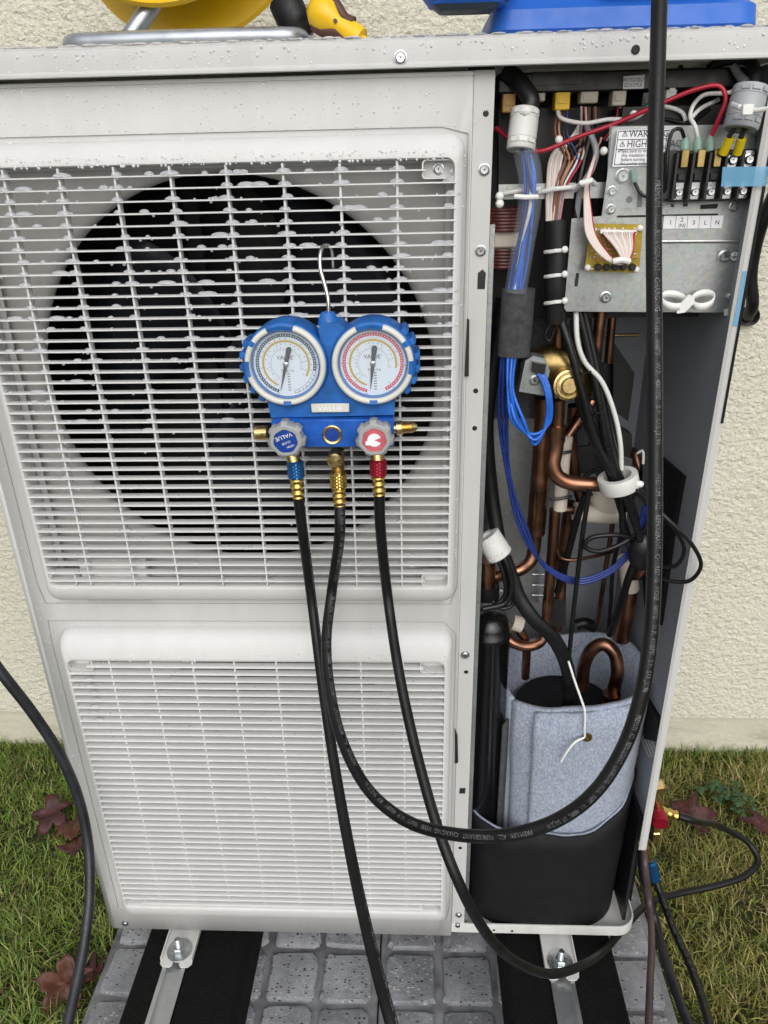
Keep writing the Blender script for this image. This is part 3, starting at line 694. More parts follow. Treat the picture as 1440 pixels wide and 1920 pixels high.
# printed labels
def label(name, px, Y, parent=hp): return plate(name, px, Y, .0003, 'label_white', parent)
WL = label('warning_label', ((1158, 244), (1254, 242), (1247, 309), (1148, 313)), .0262)
rx = (at(1254, 243, .026)-at(1158, 244, .026)); rv = rx.normalized(); up = Vector((0, 0, 1)); tl = lambda x, y: at(x, y, .0258)
mb = MB(); pw = lambda n: n*depth(at(1200, 280, .026))/FPX
for x, y, s, h in ((1180, 257, 'WARNING', 13.5), (1176, 276, 'HIGH VOLTAGE', 13.5), (1162, 286, 'Make sure to install', 8), (1166, 294, 'this insulation sheet', 8), (1165, 302, 'before turning on', 8), (1163, 309.5, 'the power supply.', 8)): text_flat(mb, s, tl(x-1, y), rv, up, pw(h)*(1.25 if h > 10 else 1.08), 'L', .9)
for x, y in ((1172, 251), (1167, 270)):
    c = tl(x, y); s = pw(4.5)
    for p0, p1 in ((0, 1), (1, 2), (2, 0)):
        T = [c+Vector((-s, 0, -s*.8)), c+Vector((s, 0, -s*.8)), c+Vector((0, 0, s))]; mb.tube([T[p0], T[p1]], .00025, 4)
    mb.box(c.x-.0002, c.x+.0002, c.y-.0002, c.y, c.z-s*.3, c.z+s*.4)
for pts in (((1159, 262), (1252, 260)), ((1157, 280), (1250, 278)), ((1160, 246), (1152, 309)), ((1160, 246), (1251, 244)), ((1152, 309), (1245, 306)), ((1251, 244), (1245, 306))): mb.tube([tl(*pts[0]), tl(*pts[1])], .0003, 4)
mb.box(tl(1159, 283).x, tl(1161, 283).x, .0255, .0258, tl(1159, 285).z, tl(1159, 283).z)
mb.build('lettering', 'print_black', WL, smooth=0)
plate('insulation_sheet', ((1143, 236), (1400, 233), (1394, 378), (1380, 378), (1380, 392), (1362, 392), (1362, 378), (1152, 392), (1146, 400), (1132, 400), (1138, 340)), .027, .0004, 'clear_film')
SL_ = label('terminal_label', ((1245, 405), (1357, 404), (1353, 428), (1243, 429)), .0336)
mb = MB()
for x, y, s in ((1256, 420, '1'), (1278, 415, '2'), (1278, 425, '(N)'), (1300, 420, '3'), (1322, 420, 'L'), (1344, 420, 'N')): text_flat(mb, s, at(x, y+1, .0333), rv, up, .0068 if s != '(N)' else .0058, 'C')
for x in (1267, 1289, 1311, 1333): mb.tube([at(x+1, 405, .0334), at(x-1, 428, .0334)], .0002, 4)
mb.build('lettering', 'print_black', SL_, smooth=0)
NL = label('serial_label', ((1169, 143), (1209, 140), (1207, 166), (1168, 167)), .0485)
mb = MB(); text_flat(mb, 'WCYG112LC7', at(1188, 153, .0482), rv, up, .0052, 'C', .72); text_flat(mb, 'EZ-0117YUE', at(1187, 163, .0482), rv, up, .0052, 'C', .72); mb.build('lettering', 'print_black', NL, smooth=0)
# ferrite cores
def ferrite(p0, p1, w, mt, lab=None, n=28):
    p0, p1 = Vector(p0), Vector(p1); ax = p1-p0; L = ax.length; r = pxr((p0+p1)/2, w)
    o = MB().lathe([(r*.45, .004), (r*.5, 0), (r*.93, 0), (r, .0015), (r, L*.22), (r*.97, L*.23), (r*.97, L*.27), (r, L*.28), (r, L*.72), (r*.97, L*.73), (r*.97, L*.77), (r, L*.78), (r, L-.0015), (r*.93, L), (r*.5, L), (r*.45, L-.004)], p0, ax, n).build('ferrite_core', mt, hp, label=lab)
    a = ax.normalized(); f = Vector((0, -1, 0)); f = (f-a*f.dot(a)).normalized(); s = a.cross(f)
    for h in (.12, .82):
        for e in (-.55, .05, .62):
            q = f*math.cos(e)+s*math.sin(e); c = p0+a*(L*h)+q*(r*1.0); t_ = a.cross(q)
            MB().prism([c+t_*.004-a*.002, c-t_*.004-a*.002, c-t_*.004+a*.002, c+t_*.004+a*.002], q*.0012).build('clip', mt if e else 'cable_grey', o)
    return o
ferrite(at(985, 205, .03), at(976, 282, .02), 54, 'ferrite_white', 'white ferrite core at top left of the compartment')
ferrite(at(1409, 162, -.005), at(1388, 243, -.012), 64, 'ferrite_grey', 'grey ferrite core with a white cable tie')
ferrite(at(912, 1003, .05), at(938, 1042, .045), 50, 'ferrite_white', 'white ferrite core low beside the corner post')
MB().tube(W3([(1372, 196, -.03), (1385, 201, -.043), (1402, 207, -.046), (1420, 207, -.042), (1436, 204, -.03)]), .0028, 8, flat=.5).build('cable_tie', 'nylon_white', hp)
a = at(1402, 206, -.048); MB().box(a.x-.006, a.x+.005, a.y-.003, a.y+.003, a.z-.005, a.z+.005, .001).build('cable_tie', 'nylon_white', hp)
wire('cable_sleeve', [(945, 132, .048), (962, 143, .045), (982, 165, .035), (996, 190, .028), (986, 215, .027)], 33, 'black_plastic', n=12)
MB().tube(W3([(972, 207, .018), (984, 211, .012), (1000, 208, .018)]), .003, 8).build('cable_tie', 'nylon_white', hp)
wire('power_cable', [(1400, 195, -.005), (1413, 160, 0), (1416, 130, .02), (1398, 112, .04), (1350, 116, .05), (1330, 130, .06)], 19, 'black_plastic', n=12)
wire('cable_sleeve', [(1375, 122, .045), (1385, 140, .04), (1400, 155, .02)], 16, 'ferrite_grey')
for x, y, x2, y2 in ((1377, 240, 1355, 292), (1396, 242, 1382, 292)):
    wire('wire', [(x, y, -.012), ((x+x2)/2, (y+y2)/2-8, -.008), (x2, y2, .002)], 10, 'cable_grey'); wire('crimp_sleeve', [(x+(x2-x)*.35, y+(y2-y)*.35, -.009), (x2, y2-4, .0)], 17, 'sleeve_yellow', n=12)
plate('blue_tape', ((1355, 313), (1441, 312), (1436, 349), (1352, 350)), -.0085, .0003, 'blue_tape')
plate('blue_tape', ((1393, 508), (1401, 508), (1383, 612), (1374, 612)), -.0032, .0003, 'blue_tape')
plate('side_tab', ((1376, 530), (1392, 530), (1384, 590), (1358, 592), (1358, 580), (1372, 578)), .033, .001, 'nylon_white')
# spare white tie loops stuck on the terminal plate
for c, rr_, ti in (((1262, 563), 24, .12), ((1318, 562), 22, -.35)):
    p = at(*c, .015); r_ = pxr(p, rr_*2); P = [p + Vector((math.cos(a)*r_*math.cos(ti), math.sin(a)*.010, math.cos(a)*r_*-math.sin(ti)*.6+math.sin(a)*.006)) for a in [2*PI*k/20 for k in range(20)]]
    mb = MB(); mb.rings([[q+Vector((0, 0, -.0042)) for q in P], [q+Vector((0, 0, .0042)) for q in P]]); o = mb.build('cable_tie', 'nylon_white', TP); md = o.modifiers.new('t', 'SOLIDIFY'); md.thickness = .0012
plate('cable_tie', ((1268, 577), (1280, 566), (1292, 552), (1302, 556), (1302, 568), (1284, 586), (1270, 588)), .006, .004, 'nylon_white', TP)
# blue leads in their clear tube, foam sleeve
wv = ['wire_blue', 'wire_navy', 'wire_blue', 'wire_white', 'wire_blue', 'wire_navy', 'wire_blue', 'wire_blue']
qb = random.Random(11)
for j, mt in enumerate(wv):
    e = (j-3.5)*4.0; k = lambda: (qb.uniform(-5, 5), qb.uniform(0, .012)); a_, b_, c_ = k(), k(), k()
    wire('wire', [(985+e*.5, 275, .025), (994+e*.7+a_[0], 330, .018+a_[1]), (992+e*.8+b_[0], 390, .018+b_[1]), (979+e*.8+c_[0], 470, .020+c_[1]), (966+e*.9, 545, .03)], qb.choice((5, 6, 7)), mt, n=7)
wire('clear_tube', [(984, 283, .025), (994, 330, .022), (992, 390, .022), (979, 470, .024), (967, 545, .03)], 44, 'clear_tube', n=14)
wire('foam_sleeve', [(972, 541, .035), (968, 600, .035), (962, 667, .035)], 62, 'foam_grey', n=16, flat=.6)
MB().tube(W3([(965, 368, .012), (985, 370, .008), (1008, 369, .012)]), .0028, 8).build('cable_tie', 'nylon_white', hp)
for x0, x1, y in ((938, 1012, 360), (1010, 1075, 357), (1065, 1112, 350)): MB().tube(W3([(x0, y+4, .044), ((x0+x1)/2, y-3, .034), (x1, y-6, .044)]), .0026, 8).build('cable_tie', 'nylon_white', hp)
MB().tube(W3([(1078, 356, .035), (1090, 343, .018), (1108, 338, .016), (1115, 345, .03)]), .003, 8).build('cable_tie', 'nylon_white', hp)
for y in (368, 382): MB().dome(at(937, y, .02), .005, .005, .005, full=True).build('tie_head', 'nylon_white', hp)
# choke coil
p = at(948, 445, .075); coil = MB().box(p.x-.03, p.x+.016, .06, .10, p.z-.012, p.z+.012, .003).build('choke_core', 'insulation_white', hp)
for k in range(18):
    y = 392+6.2*k
    if 430 < y < 462: continue
    q = at(945, y, .075); MB().tube([q+Vector((math.cos(a)*.030, math.sin(a)*.022, 0)) for a in [2*PI*i/18 for i in range(18)]], .0021, 6, closed=True).build('winding', 'enamel', coil)
plate('housing_foam', ((925, 500), (1035, 500), (1040, 785), (925, 785)), .118, .004, 'foam_grey')
plate('reflector_plate', ((918, 770), (1012, 760), (1010, 1130), (915, 1130)), .17, .002, 'galvanised')
wire('cable_wrap', [(1043, 412, .045), (1044, 470, .045), (1042, 540, .045), (1042, 602, .05)], 42, 'black_plastic', n=14)
for y in (470, 516, 566): MB().tube(W3([(1021, y+3, .045), (1030, y+2, .033), (1042, y, .029), (1056, y-1, .033), (1066, y-2, .045)]), .0022, 8, flat=.6).build('cable_tie', 'nylon_white', hp); MB().dome(at(1059, y-2, .030), .0042, .0035, .0042, full=True).build('tie_head', 'nylon_white', hp)
# leads below the wrap
wire('cable', [(1035, 600, .05), (1022, 630, .05), (1030, 640, .05), (1042, 612, .05)], 7, 'cable_black')
wire('cable', [(1050, 595, .045), (1068, 650, .035), (1092, 740, .03), (1118, 830, .03), (1150, 890, .03), (1180, 950, .035), (1200, 1010, .04), (1208, 1060, .05)], 15, 'cable_black', n=10)
wire('cable', [(1086, 585, .05), (1106, 670, .045), (1126, 770, .04), (1142, 860, .04), (1165, 930, .045), (1170, 1000, .05), (1195, 1050, .05)], 14, 'cable_black', n=10)
wire('cable', [(1095, 585, .055), (1118, 690, .05), (1136, 790, .045), (1160, 885, .045), (1190, 960, .05), (1205, 1030, .06)], 12, 'black_plastic', n=10)
wire('cable', [(1072, 600, .05), (1085, 700, .05), (1120, 800, .045), (1150, 880, .05)], 9, 'cable_black')
wire('cable', [(1080, 585, .045), (1083, 640, .04), (1096, 678, .04), (1128, 715, .04), (1152, 775, .04), (1163, 830, .04), (1165, 880, .045)], 9.5, 'wire_white', n=10)
# white clip ring round the leads
pr = at(1160, 903, .035); r_ = pxr(pr, 74); ax = Vector((-.30, -.02, .95)).normalized()
MB().lathe([(r_*.70, -.010), (r_*.98, -.010), (r_, -.009), (r_, .009), (r_*.98, .010), (r_*.70, .010), (r_*.70, -.010)], pr, ax, 32, (False, False)).build('cable_ring', 'ferrite_white', hp, label='white plastic ring holding the black leads')
MB().dome(at(1199, 908, .02), .006, .004, .005, full=True).build('tie_head', 'nylon_white', hp)
wire('cable', [(1188, 915, .02), (1212, 935, .0), (1250, 972, -.02), (1297, 1020, -.025), (1314, 1062, -.02), (1290, 1090, -.01), (1240, 1086, .01), (1212, 1075, .04)], 8, 'cable_black', n=10)
wire('cable', [(1190, 920, .02), (1215, 945, .0), (1262, 988, -.01), (1283, 1030, -.01), (1268, 1060, 0), (1235, 1062, .02), (1205, 1050, .05)], 8, 'cable_black', n=10)
wire('cable', [(1195, 1010, .05), (1150, 1003, .04), (1105, 1010, .04), (1096, 1024, .04), (1118, 1034, .04), (1160, 1022, .045), (1195, 1000, .05)], 9, 'cable_black', n=8)
wire('cable', [(1200, 1030, .06), (1180, 1080, .07), (1165, 1130, .1), (1143, 1190, .13)], 14, 'cable_black', n=10)
wire('cable', [(1165, 1000, .06), (1150, 1060, .09), (1145, 1130, .12), (1140, 1185, .14)], 8, 'cable_black')
MB().dome(at(1205, 1035, .045), .02, .014, .03, full=True, n=12, m=5).build('tape_bundle', 'cable_black', hp)
for j, mt in enumerate(('wire_navy', 'wire_navy', 'wire_navy')):
    e = j*4.5-4; g_ = (.0, .008, .003)[j]; wire('wire', [(945+e, 660, .035), (942+e*1.6, 780, .045-g_), (955+e*.5, 900, .05+g_), (980+e*1.5, 990, .05), (1018+e*.5, 1058+e, .055), (1080, 1089+e, .06), (1135, 1075+e, .06), (1178+e*.5, 1038+e*.6, .06), (1203+e, 985, .05), (1212+e, 948, .05)], 6, mt, n=7)
for j in range(4):
    e = (j*4-6)*(1, .7, 1.2, 1.5)[j]; g_ = (.0, .006, -.004, .003)[j]; wire('wire', [(958+e, 660, .03), (956+e*.6, 730, .02+g_), (970+e*1.2, 790-e*.5, .015-g_), (1003, 822+e*1.3, .015+g_), (1027-e*.5, 795+e*.3, .015), (1030-e*.5, 745, .015), (1018-e*.7, 705, .02), (1008-e, 688, .025)], 6.2, 'wire_blue', n=7)
# reversing valve with its solenoid
SV = plate('solenoid', ((985, 677), (1000, 667), (1022, 672), (1031, 695), (1026, 715), (1021, 742), (973, 734)), .028, .02, 'galvanised', label='metal solenoid coil with blue leads')
plate('solenoid_plug', ((1000, 680), (1024, 684), (1021, 702), (998, 698)), .018, .012, 'black_plastic', SV)
plate('solenoid_body', ((975, 680), (985, 672), (1018, 668), (1000, 700), (975, 730)), .05, .02, 'black_plastic', SV)
screw(SV, at(1002, 713, .0275), .0055, 'zinc')
c = at(1069, 724, .03); MB().lathe([(.0, 0), (.0095, 0), (.0105, .001), (.0108, .004), (.0135, .0045), (.014, .0035), (.0165, .0035), (.017, .0055), (.0195, .006), (.0205, .009), (.019, .013), (.019, .07)], c, (-.12, .95, -.1), 32, (False, True)).build('valve_cap', 'brass', hp)
MB().tube(catmull([at(1000, 690, .075), at(1035, 680, .07), at(1070, 690, .07), at(1095, 720, .08)], .006), .024, 18).build('valve_body', 'brass_dark', hp)
# copper pipework
def pipe(pts, w, mt='copper', nm='copper_pipe', n=14): return wire(nm, pts, w, mt, n=n, step=.006)
pipe([(1048, 560, .07), (1048, 620, .07), (1048, 668, .07)], 22); pipe([(1048, 655, .07), (1048, 672, .07)], 28, nm='pipe_collar')
pipe([(1048, 750, .065), (1046, 790, .065), (1044, 806, .065)], 24)
pipe([(1045, 798, .065), (1042, 840, .065), (1037, 872, .062), (1045, 893, .06), (1065, 904, .06), (1100, 908, .06), (1130, 908, .06), (1160, 907, .065)], 28)
pipe([(1044, 797, .065), (1043, 828, .065)], 33, nm='pipe_collar')
pipe([(1022, 745, .10), (1018, 830, .10), (1010, 930, .10), (1004, 1000, .10)], 36); pipe([(1005, 985, .10), (1001, 1030, .10), (995, 1052, .095), (975, 1068, .085), (945, 1077, .08), (905, 1086, .075)], 24)
pipe([(1004, 984, .10), (1004, 992, .10)], 33, 'screw_steel', 'pipe_collar')
pipe([(1110, 752, .12), (1085, 790, .11), (1062, 822, .105)], 21); pipe([(1062, 815, .105), (1056, 860, .105), (1050, 955, .105)], 26, 'insulation_white', 'pipe_insulation')
for y in (850, 935): MB().tube(W3([(1030, y+2, .09), (1052, y, .085), (1072, y-4, .09)]), .0022, 6).build('pipe_tie', 'cable_black', hp)
pipe([(1041, 955, .105), (1036, 1030, .105), (1028, 1120, .105), (1021, 1190, .10), (1010, 1206, .09), (985, 1212, .085), (960, 1204, .085), (946, 1190, .09)], 20)
pipe([(1068, 940, .14), (1056, 1040, .14), (1050, 1130, .14), (1046, 1180, .14)], 20)
pipe([(1060, 955, .12), (1085, 958, .12)], 16); pipe([(1076, 958, .12), (1120, 964, .12), (1170, 965, .12)], 35, 'insulation_white', 'pipe_insulation')
pipe([(1150, 972, .13), (1135, 1070, .14), (1120, 1170, .16)], 9); pipe([(1044, 1028, .1), (1052, 1046, .1), (1070, 1050, .1), (1110, 1044, .11), (1150, 1034, .13)], 6.5)
pipe([(1175, 1045, .17), (1182, 1105, .17)], 34, 'insulation_white', 'pipe_insulation'); pipe([(1182, 1100, .17), (1174, 1150, .17), (1165, 1200, .17)], 30)
pipe([(1128, 575, .11), (1118, 660, .11), (1112, 740, .115)], 21); pipe([(1150, 575, .15), (1140, 680, .15)], 16); pipe([(1103, 575, .13), (1095, 700, .13), (1088, 780, .13)], 16)
pipe([(1075, 760, .12), (1072, 830, .13), (1080, 900, .14), (1090, 940, .14)], 20); pipe([(1150, 905, .12), (1130, 925, .12), (1150, 960, .13)], 50, 'insulation_white', 'pipe_insulation')
pipe([(1196, 900, .14), (1196, 870, .14), (1190, 850, .15), (1180, 845, .17)], 16); pipe([(1195, 850, .13), (1205, 845, .125), (1206, 870, .12)], 5, 'wire_white', 'wire')
pipe([(1210, 1060, .14), (1200, 1075, .14), (1185, 1078, .15)], 22)
pipe([(1135, 629, .2), (1198, 628, .2)], 6, 'brass_dark', 'capillary')
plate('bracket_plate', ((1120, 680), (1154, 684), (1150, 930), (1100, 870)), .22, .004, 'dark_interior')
plate('bracket_plate', ((1150, 795), (1185, 815), (1185, 860), (1150, 850)), .15, .02, 'black_plastic')
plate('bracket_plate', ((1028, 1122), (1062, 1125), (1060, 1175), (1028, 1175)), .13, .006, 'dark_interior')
for y in (1077, 1097, 1116): MB().tube(W3([(998, y, .16), (1020, y, .16)]), .0015, 6).build('wire_clip', 'screw_steel', hp)
MB().tube(catmull(W3([(1080, 1172, .2), (1095, 1168, .2), (1115, 1176, .2)]), .004), .01, 10).build('rubber_grommet', 'rubber', hp)
# lower left: thick cable, accumulator
wire('cable_sleeve', [(945, 560, .09), (925, 680, .085), (912, 800, .08), (922, 930, .075), (936, 1020, .06)], 28, 'rubber', n=12)
pipe([(912, 1050, .06), (912, 1100, .06)], 34); pipe([(914, 1095, .06), (914, 1120, .06)], 44, 'rubber', 'pipe_grommet')
plate('valve_bracket', ((905, 1105), (955, 1098), (948, 1118), (930, 1135), (905, 1140)), .085, .003, 'galvanised'); screw(hp, at(938, 1110, .084), .005, 'zinc')
wire('cable', [(936, 1030, .04), (952, 1062, .035), (960, 1100, .035), (948, 1130, .035), (905, 1142, .03)], 11, 'cable_black', n=10)
wire('cable', [(930, 1040, .045), (945, 1080, .04), (945, 1120, .04), (900, 1150, .035)], 9, 'cable_black', n=10)
wire('cable', [(945, 1045, .05), (962, 1090, .045), (972, 1118, .04), (1000, 1160, .03), (1040, 1200, .03), (1066, 1262, .04), (1066, 1330, .06)], 27, 'rubber', n=12, flat=.55)
c = at(915, 1250, .075); zt = at(915, 1158, .075).z
MB().lathe([(.0, .012), (.010, .011), (.024, .004), (.0305, -.01), (.032, -.022), (.0335, -.024), (.0335, -.03), (.032, -.032), (.032, -zt+.03)], (c.x, .075, zt), (0, 0, 1), 32, (False, True)).build('accumulator', 'gloss_black', hp)
fw = MB(); P = []
for k in range(17): a = R(-48+k*14); P.append((c.x+.038*math.cos(a)*1.05, .075+.040*math.sin(a)))
fw.rings([[Vector((x, y, z+.004*math.sin(i*.9))) for i, (x, y) in enumerate(P)] for z in (.03, .15, .27, .44)], closed=False); o = fw.build('accumulator_wrap', 'foam_grey', hp, 2); md = o.modifiers.new('t', 'SOLIDIFY'); md.thickness = .004
pipe([(960, 1166, .1), (978, 1172, .1)], 30, 'insulation_white', 'pipe_insulation'); pipe([(972, 1180, .1), (985, 1200, .1), (985, 1270, .12)], 16)
# compressor in its felt jacket, black skirt
def sup(a, A, B, p=2.3):
    c, s_ = math.cos(a), math.sin(a); k = (abs(c/A)**p+abs(s_/B)**p)**(-1/p); return Vector((CX+k*c, CY+k*s_, 0))
def jacket(name, mt, off, a0, a1, zb_f, zt_f, th, n=70, rows=6, parent=hp, A=.138, B=.138, p=2.3, flare=0.0):
    rg = []
    for j in range(rows+1):
        s_ = j/rows; row = []
        for i in range(n+1):
            t = i/n; a = a0+(a1-a0)*t; o_ = off(t)+(.0018*math.sin(t*23+s_*2)+.0011*math.sin(t*61+s_*9)+.0009*math.sin(s_*17+t*7))*s_+flare*s_; q = sup(a, A+o_, B+o_, p); q.z = zb_f(t)*(1-s_)+zt_f(t)*s_; row.append(q)
        rg.append(row)
    o = MB().rings(rg, closed=False).build(name, mt, parent, 1.5); md = o.modifiers.new('t', 'SOLIDIFY'); md.thickness = th; md.offset = 0; return o
CX, CY = .825, .110
ZT = lambda a: .503 + .014*math.cos(a) + .003*math.sin(3*a) + .008*max(0, math.sin(a))
J = jacket('felt_jacket', 'felt', lambda t: 0, R(-150), R(-150+358), lambda t: .03, lambda t: ZT(R(-150+358*t)), .008, A=.104, B=.084, p=2.2, flare=.0125)
jacket('felt_flap', 'felt', lambda t: .0080-.003*t, R(-128), R(20), lambda t: .20, lambda t: ZT(R(-128+148*t))-.003-.002*t, .007, 50, 6, J, .1085, .0885, 2.2, .0075)
SKT = lambda t: .262-.012*math.sin(t*PI)+.34*max(0, t-.56)**1.2
CX, CY = .797, .154
jacket('compressor_skirt', 'pad_foam', lambda t: 0, R(-172), R(6), lambda t: .0125, SKT, .003, 70, 6, hp, .1430, .1475, 3.2, .006)
jacket('skirt_lining', 'felt', lambda t: 0, R(-172), R(6), lambda t: .20, lambda t: SKT(t)-.0006, .004, 70, 3, hp, .1405, .1440, 3.2, .005)
CX, CY = .825, .112
MB().lathe([(.0, .41), (.04, .408), (.066, .395), (.078, .365), (.082, .33), (.082, .02)], (CX, CY, 0), (0, 0, 1), 40, (False, False)).build('compressor', 'black_plastic', hp)
MB().lathe([(.088, -.005), (.088, .005), (.03, .017), (.0, .018)], (CX, CY, .415), (0.03, -.06, 1), 40, (False, False)).build('sound_pad', 'pad_foam', hp)
pipe([(1092, 1290, .12), (1096, 1245, .12), (1112, 1216, .115), (1132, 1208, .11), (1150, 1222, .105), (1158, 1255, .10), (1152, 1290, .10), (1148, 1330, .10)], 25)
pipe([(1147, 1300, .09), (1147, 1322, .09)], 33, nm='pipe_collar')
# black strap with string and grommet
wire('strap', [(1106, 915, .05), (1094, 990, .05), (1084, 1070, .05), (1074, 1160, .045), (1065, 1250, .04)], 9, 'cable_black')
wire('string', [(1066, 1240, .02), (1078, 1278, .012), (1090, 1312, .003), (1096, 1330, -.003), (1096, 1375, -.004), (1096, 1382, -.002), (1080, 1390, -.006), (1064, 1408, -.007), (1052, 1428, -.004)], 4.5, 'nylon_white')
g = at(1101, 1382, .0); MB().lathe([(.0035, 0), (.0035, .001), (.0075, .0012), (.008, 0)], g+Vector((0, -.001, 0)), (.1, -1, 0), 18, (True, False)).build('grommet', 'brass_dark', J)

# more of the loose leads in the bay
for i, pts in enumerate(([(1100, 600, .07), (1128, 700, .08), (1146, 800, .08), (1172, 900, .06), (1198, 980, .055)], [(1060, 610, .06), (1075, 720, .05), (1104, 810, .05), (1138, 880, .045), (1158, 940, .05), (1188, 1040, .055)], [(1110, 930, .07), (1090, 905, .08), (1120, 880, .09), (1165, 890, .08), (1190, 920, .07), (1170, 960, .07)], [(1098, 925, .09), (1080, 980, .1), (1062, 1050, .11), (1045, 1110, .12)], [(1205, 1000, .05), (1222, 950, .03), (1210, 910, .03)], [(920, 1120, .05), (935, 1140, .04), (960, 1135, .04), (962, 1100, .045)])):
    wire('cable', pts, (9, 11, 8, 13, 7, 8)[i], ('cable_black', 'cable_black', 'rubber', 'rubber', 'cable_grey', 'cable_black')[i], n=9)
for y, x in ((700, 1092), (775, 1118), (842, 1138)): MB().tube(W3([(x-14, y+4, .04), (x, y, .022), (x+16, y-3, .035)]), .0012, 6).build('cable_tie', 'black_plastic', hp)
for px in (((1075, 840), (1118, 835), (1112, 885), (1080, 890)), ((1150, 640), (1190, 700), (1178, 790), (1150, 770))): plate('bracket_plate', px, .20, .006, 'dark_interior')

# =================================================================== feet: rubber beams with their rails, unit brackets
def foot_rail(x0, x1, rx, lab):
    t = thing('rubber_foot', lab, 'mounting block', ((x0+x1)/2, 0, PZ), 'rubber feet under the unit')
    zt = -.0225; mb = MB()
    prof = [(x0-.004, PZ+.001), (x0-.004, zt-.03), (x0, zt-.004), (x0+.004, zt), (rx-.022, zt), (rx-.022, zt-.010), (rx+.022, zt-.010), (rx+.022, zt), (x1-.004, zt), (x1, zt-.004), (x1+.004, zt-.03), (x1+.004, PZ+.001)]
    mb.prism([Vector((x, -.46, z)) for x, z in prof], (0, .92, 0)); mb.build('beam', 'rubber_crumb', t, .5)
    ch = [(-.0205, .0012), (-.0205, .0025), (-.0135, .0025), (-.0135, -.006), (.0135, -.006), (.0135, .0025), (.0205, .0025), (.0205, .0012), (.0148, .0012), (.0148, -.0075), (-.0148, -.0075), (-.0148, .0012)]
    MB().prism([Vector((rx+x, -.455, zt+z)) for x, z in ch], (0, .91, 0)).build('rail', 'aluminium', t, .4)
    return t
foot_rail(.073, .2605, .139, 'black rubber mounting block under the left end of the unit')
foot_rail(.7275, .921, .8215, 'black rubber mounting block under the wiring compartment')
def bracket(cx, yf, w=.0285):
    zt = -.0165; P = []
    prof = [(-w, .0), (w, .0)]
    out_ = [(-w, .06), (-w, yf+.006), (-w+.006, yf), (-.010, yf), (-.006, yf+.004), (-.006, yf+.030), (.006, yf+.030), (.006, yf+.004), (.010, yf), (w-.006, yf), (w, yf+.006), (w, .06)]
    br = MB().prism([Vector((cx+x, y, zt)) for x, y in out_], (0, 0, -.0022)).box(cx-w, cx-w+.002, yf+.01, .06, zt+.0001, zt+.008).box(cx+w-.002, cx+w, yf+.01, .06, zt+.0001, zt+.008).build('foot_bracket', 'pan_paint', hp, .3)
    c = Vector((cx, yf+.030, zt))
    MB().lathe([(.007, .0003), (.0222, .0003), (.0225, .0012), (.0222, .0024), (.007, .0028)], c, (0, 0, 1), 36, (True, True)).build('washer', 'zinc', br)
    MB().lathe([(.0105, .003), (.0108, .004), (.0108, .0115), (.0095, .0128), (.006, .013)], c, (0, 0, 1), 6, (True, True)).build('nut', 'zinc', br, .3)
    prof = [(.0052, .0)]
    for k in range(14): prof += [(.0058, .012+k*.0014), (.0048, .0127+k*.0014)]
    MB().lathe(prof+[(.004, .033)], c, (0, 0, 1), 14).build('bolt', 'zinc', br)
bracket(.1415, -.062); bracket(.822, -.068)

# =================================================================== manifold gauge set hanging on the grille
GY = -.088
gA, gB = at(535, 685, GY), at(699, 683, GY); mid = at(620, 815, GY); PXM = depth((gA+gB)/2)/FPX
mg = thing('manifold_gauge_set', 'blue twin-dial pressure gauge manifold hanging on the upper grille', 'pressure gauge', (mid.x, -.035, mid.z-.03))
boot = MB()
for c in (gA, gB): boot.lathe([(.040, .050), (.044, .049), (.0465, .044), (.0475, .02), (.0475, .004), (.0465, .001), (.0445, 0)], (c.x, GY, c.z), (0, 1, 0), 48, (True, False))
web = [(596, 617), (604, 606), (634, 605), (648, 617), (640, 650), (664, 720), (690, 752), (740, 745), (739, 778), (508, 783), (500, 748), (540, 752), (580, 725), (604, 650)]
boot.prism([at(x, y, -.0795) for x, y in web], (0, .036, 0)); BO = boot.build('rubber_boot', 'gauge_blue', mg, .5)
MB().lathe([(.012, 0), (.011, .006), (.0075, .013), (.004, .014)], at(616, 608, -.066), (0, 0, 1), 16).build('hook_socket', 'gauge_blue', BO)
for c, sg, a_list in ((gA, -1, (152, 168, 184, 200, 216, 232)), (gB, 1, (8, -8, -24, 28, 44, -40))):
    for a in a_list:
        u = Vector((math.cos(R(a)), 0, math.sin(R(a)))); v = Vector((0, 1, 0)); w_ = u.cross(v); m_ = Matrix((( u.x, v.x, w_.x, c.x), (u.y, v.y, w_.y, GY), (u.z, v.z, w_.z, c.z), (0, 0, 0, 1)))
        MB().box(.040, .0525, .003, .04, -.0042, .0042, .0015, m_).build('grip_rib', 'gauge_blue', BO)
pts = [(616, 600, -.066), (615, 560, -.064), (608, 530, -.060), (601, 505, -.056), (600, 480, -.052), (605, 463, -.044), (614, 459, -.034), (621, 466, -.024), (624, 485, -.0185), (625, 505, -.016)]
MB().tube(catmull(W3(pts), .003), .0022, 12).build('hook', 'chrome', mg)
def arc(mb, c, y, r0, r1, a0, a1, n=None):
    n = n or max(3, int(abs(a1-a0)/4)); o = len(mb.v)
    for k in range(n+1):
        a = R(a0+(a1-a0)*k/n)
        for r_ in (r0, r1): mb.v.append((c.x+r_*math.cos(a), y, c.z+r_*math.sin(a)))
    for k in range(n): mb.f.append((o+2*k, o+2*k+1, o+2*k+3, o+2*k+2))
    return mb
XV, ZV = Vector((1, 0, 0)), Vector((0, 0, 1))
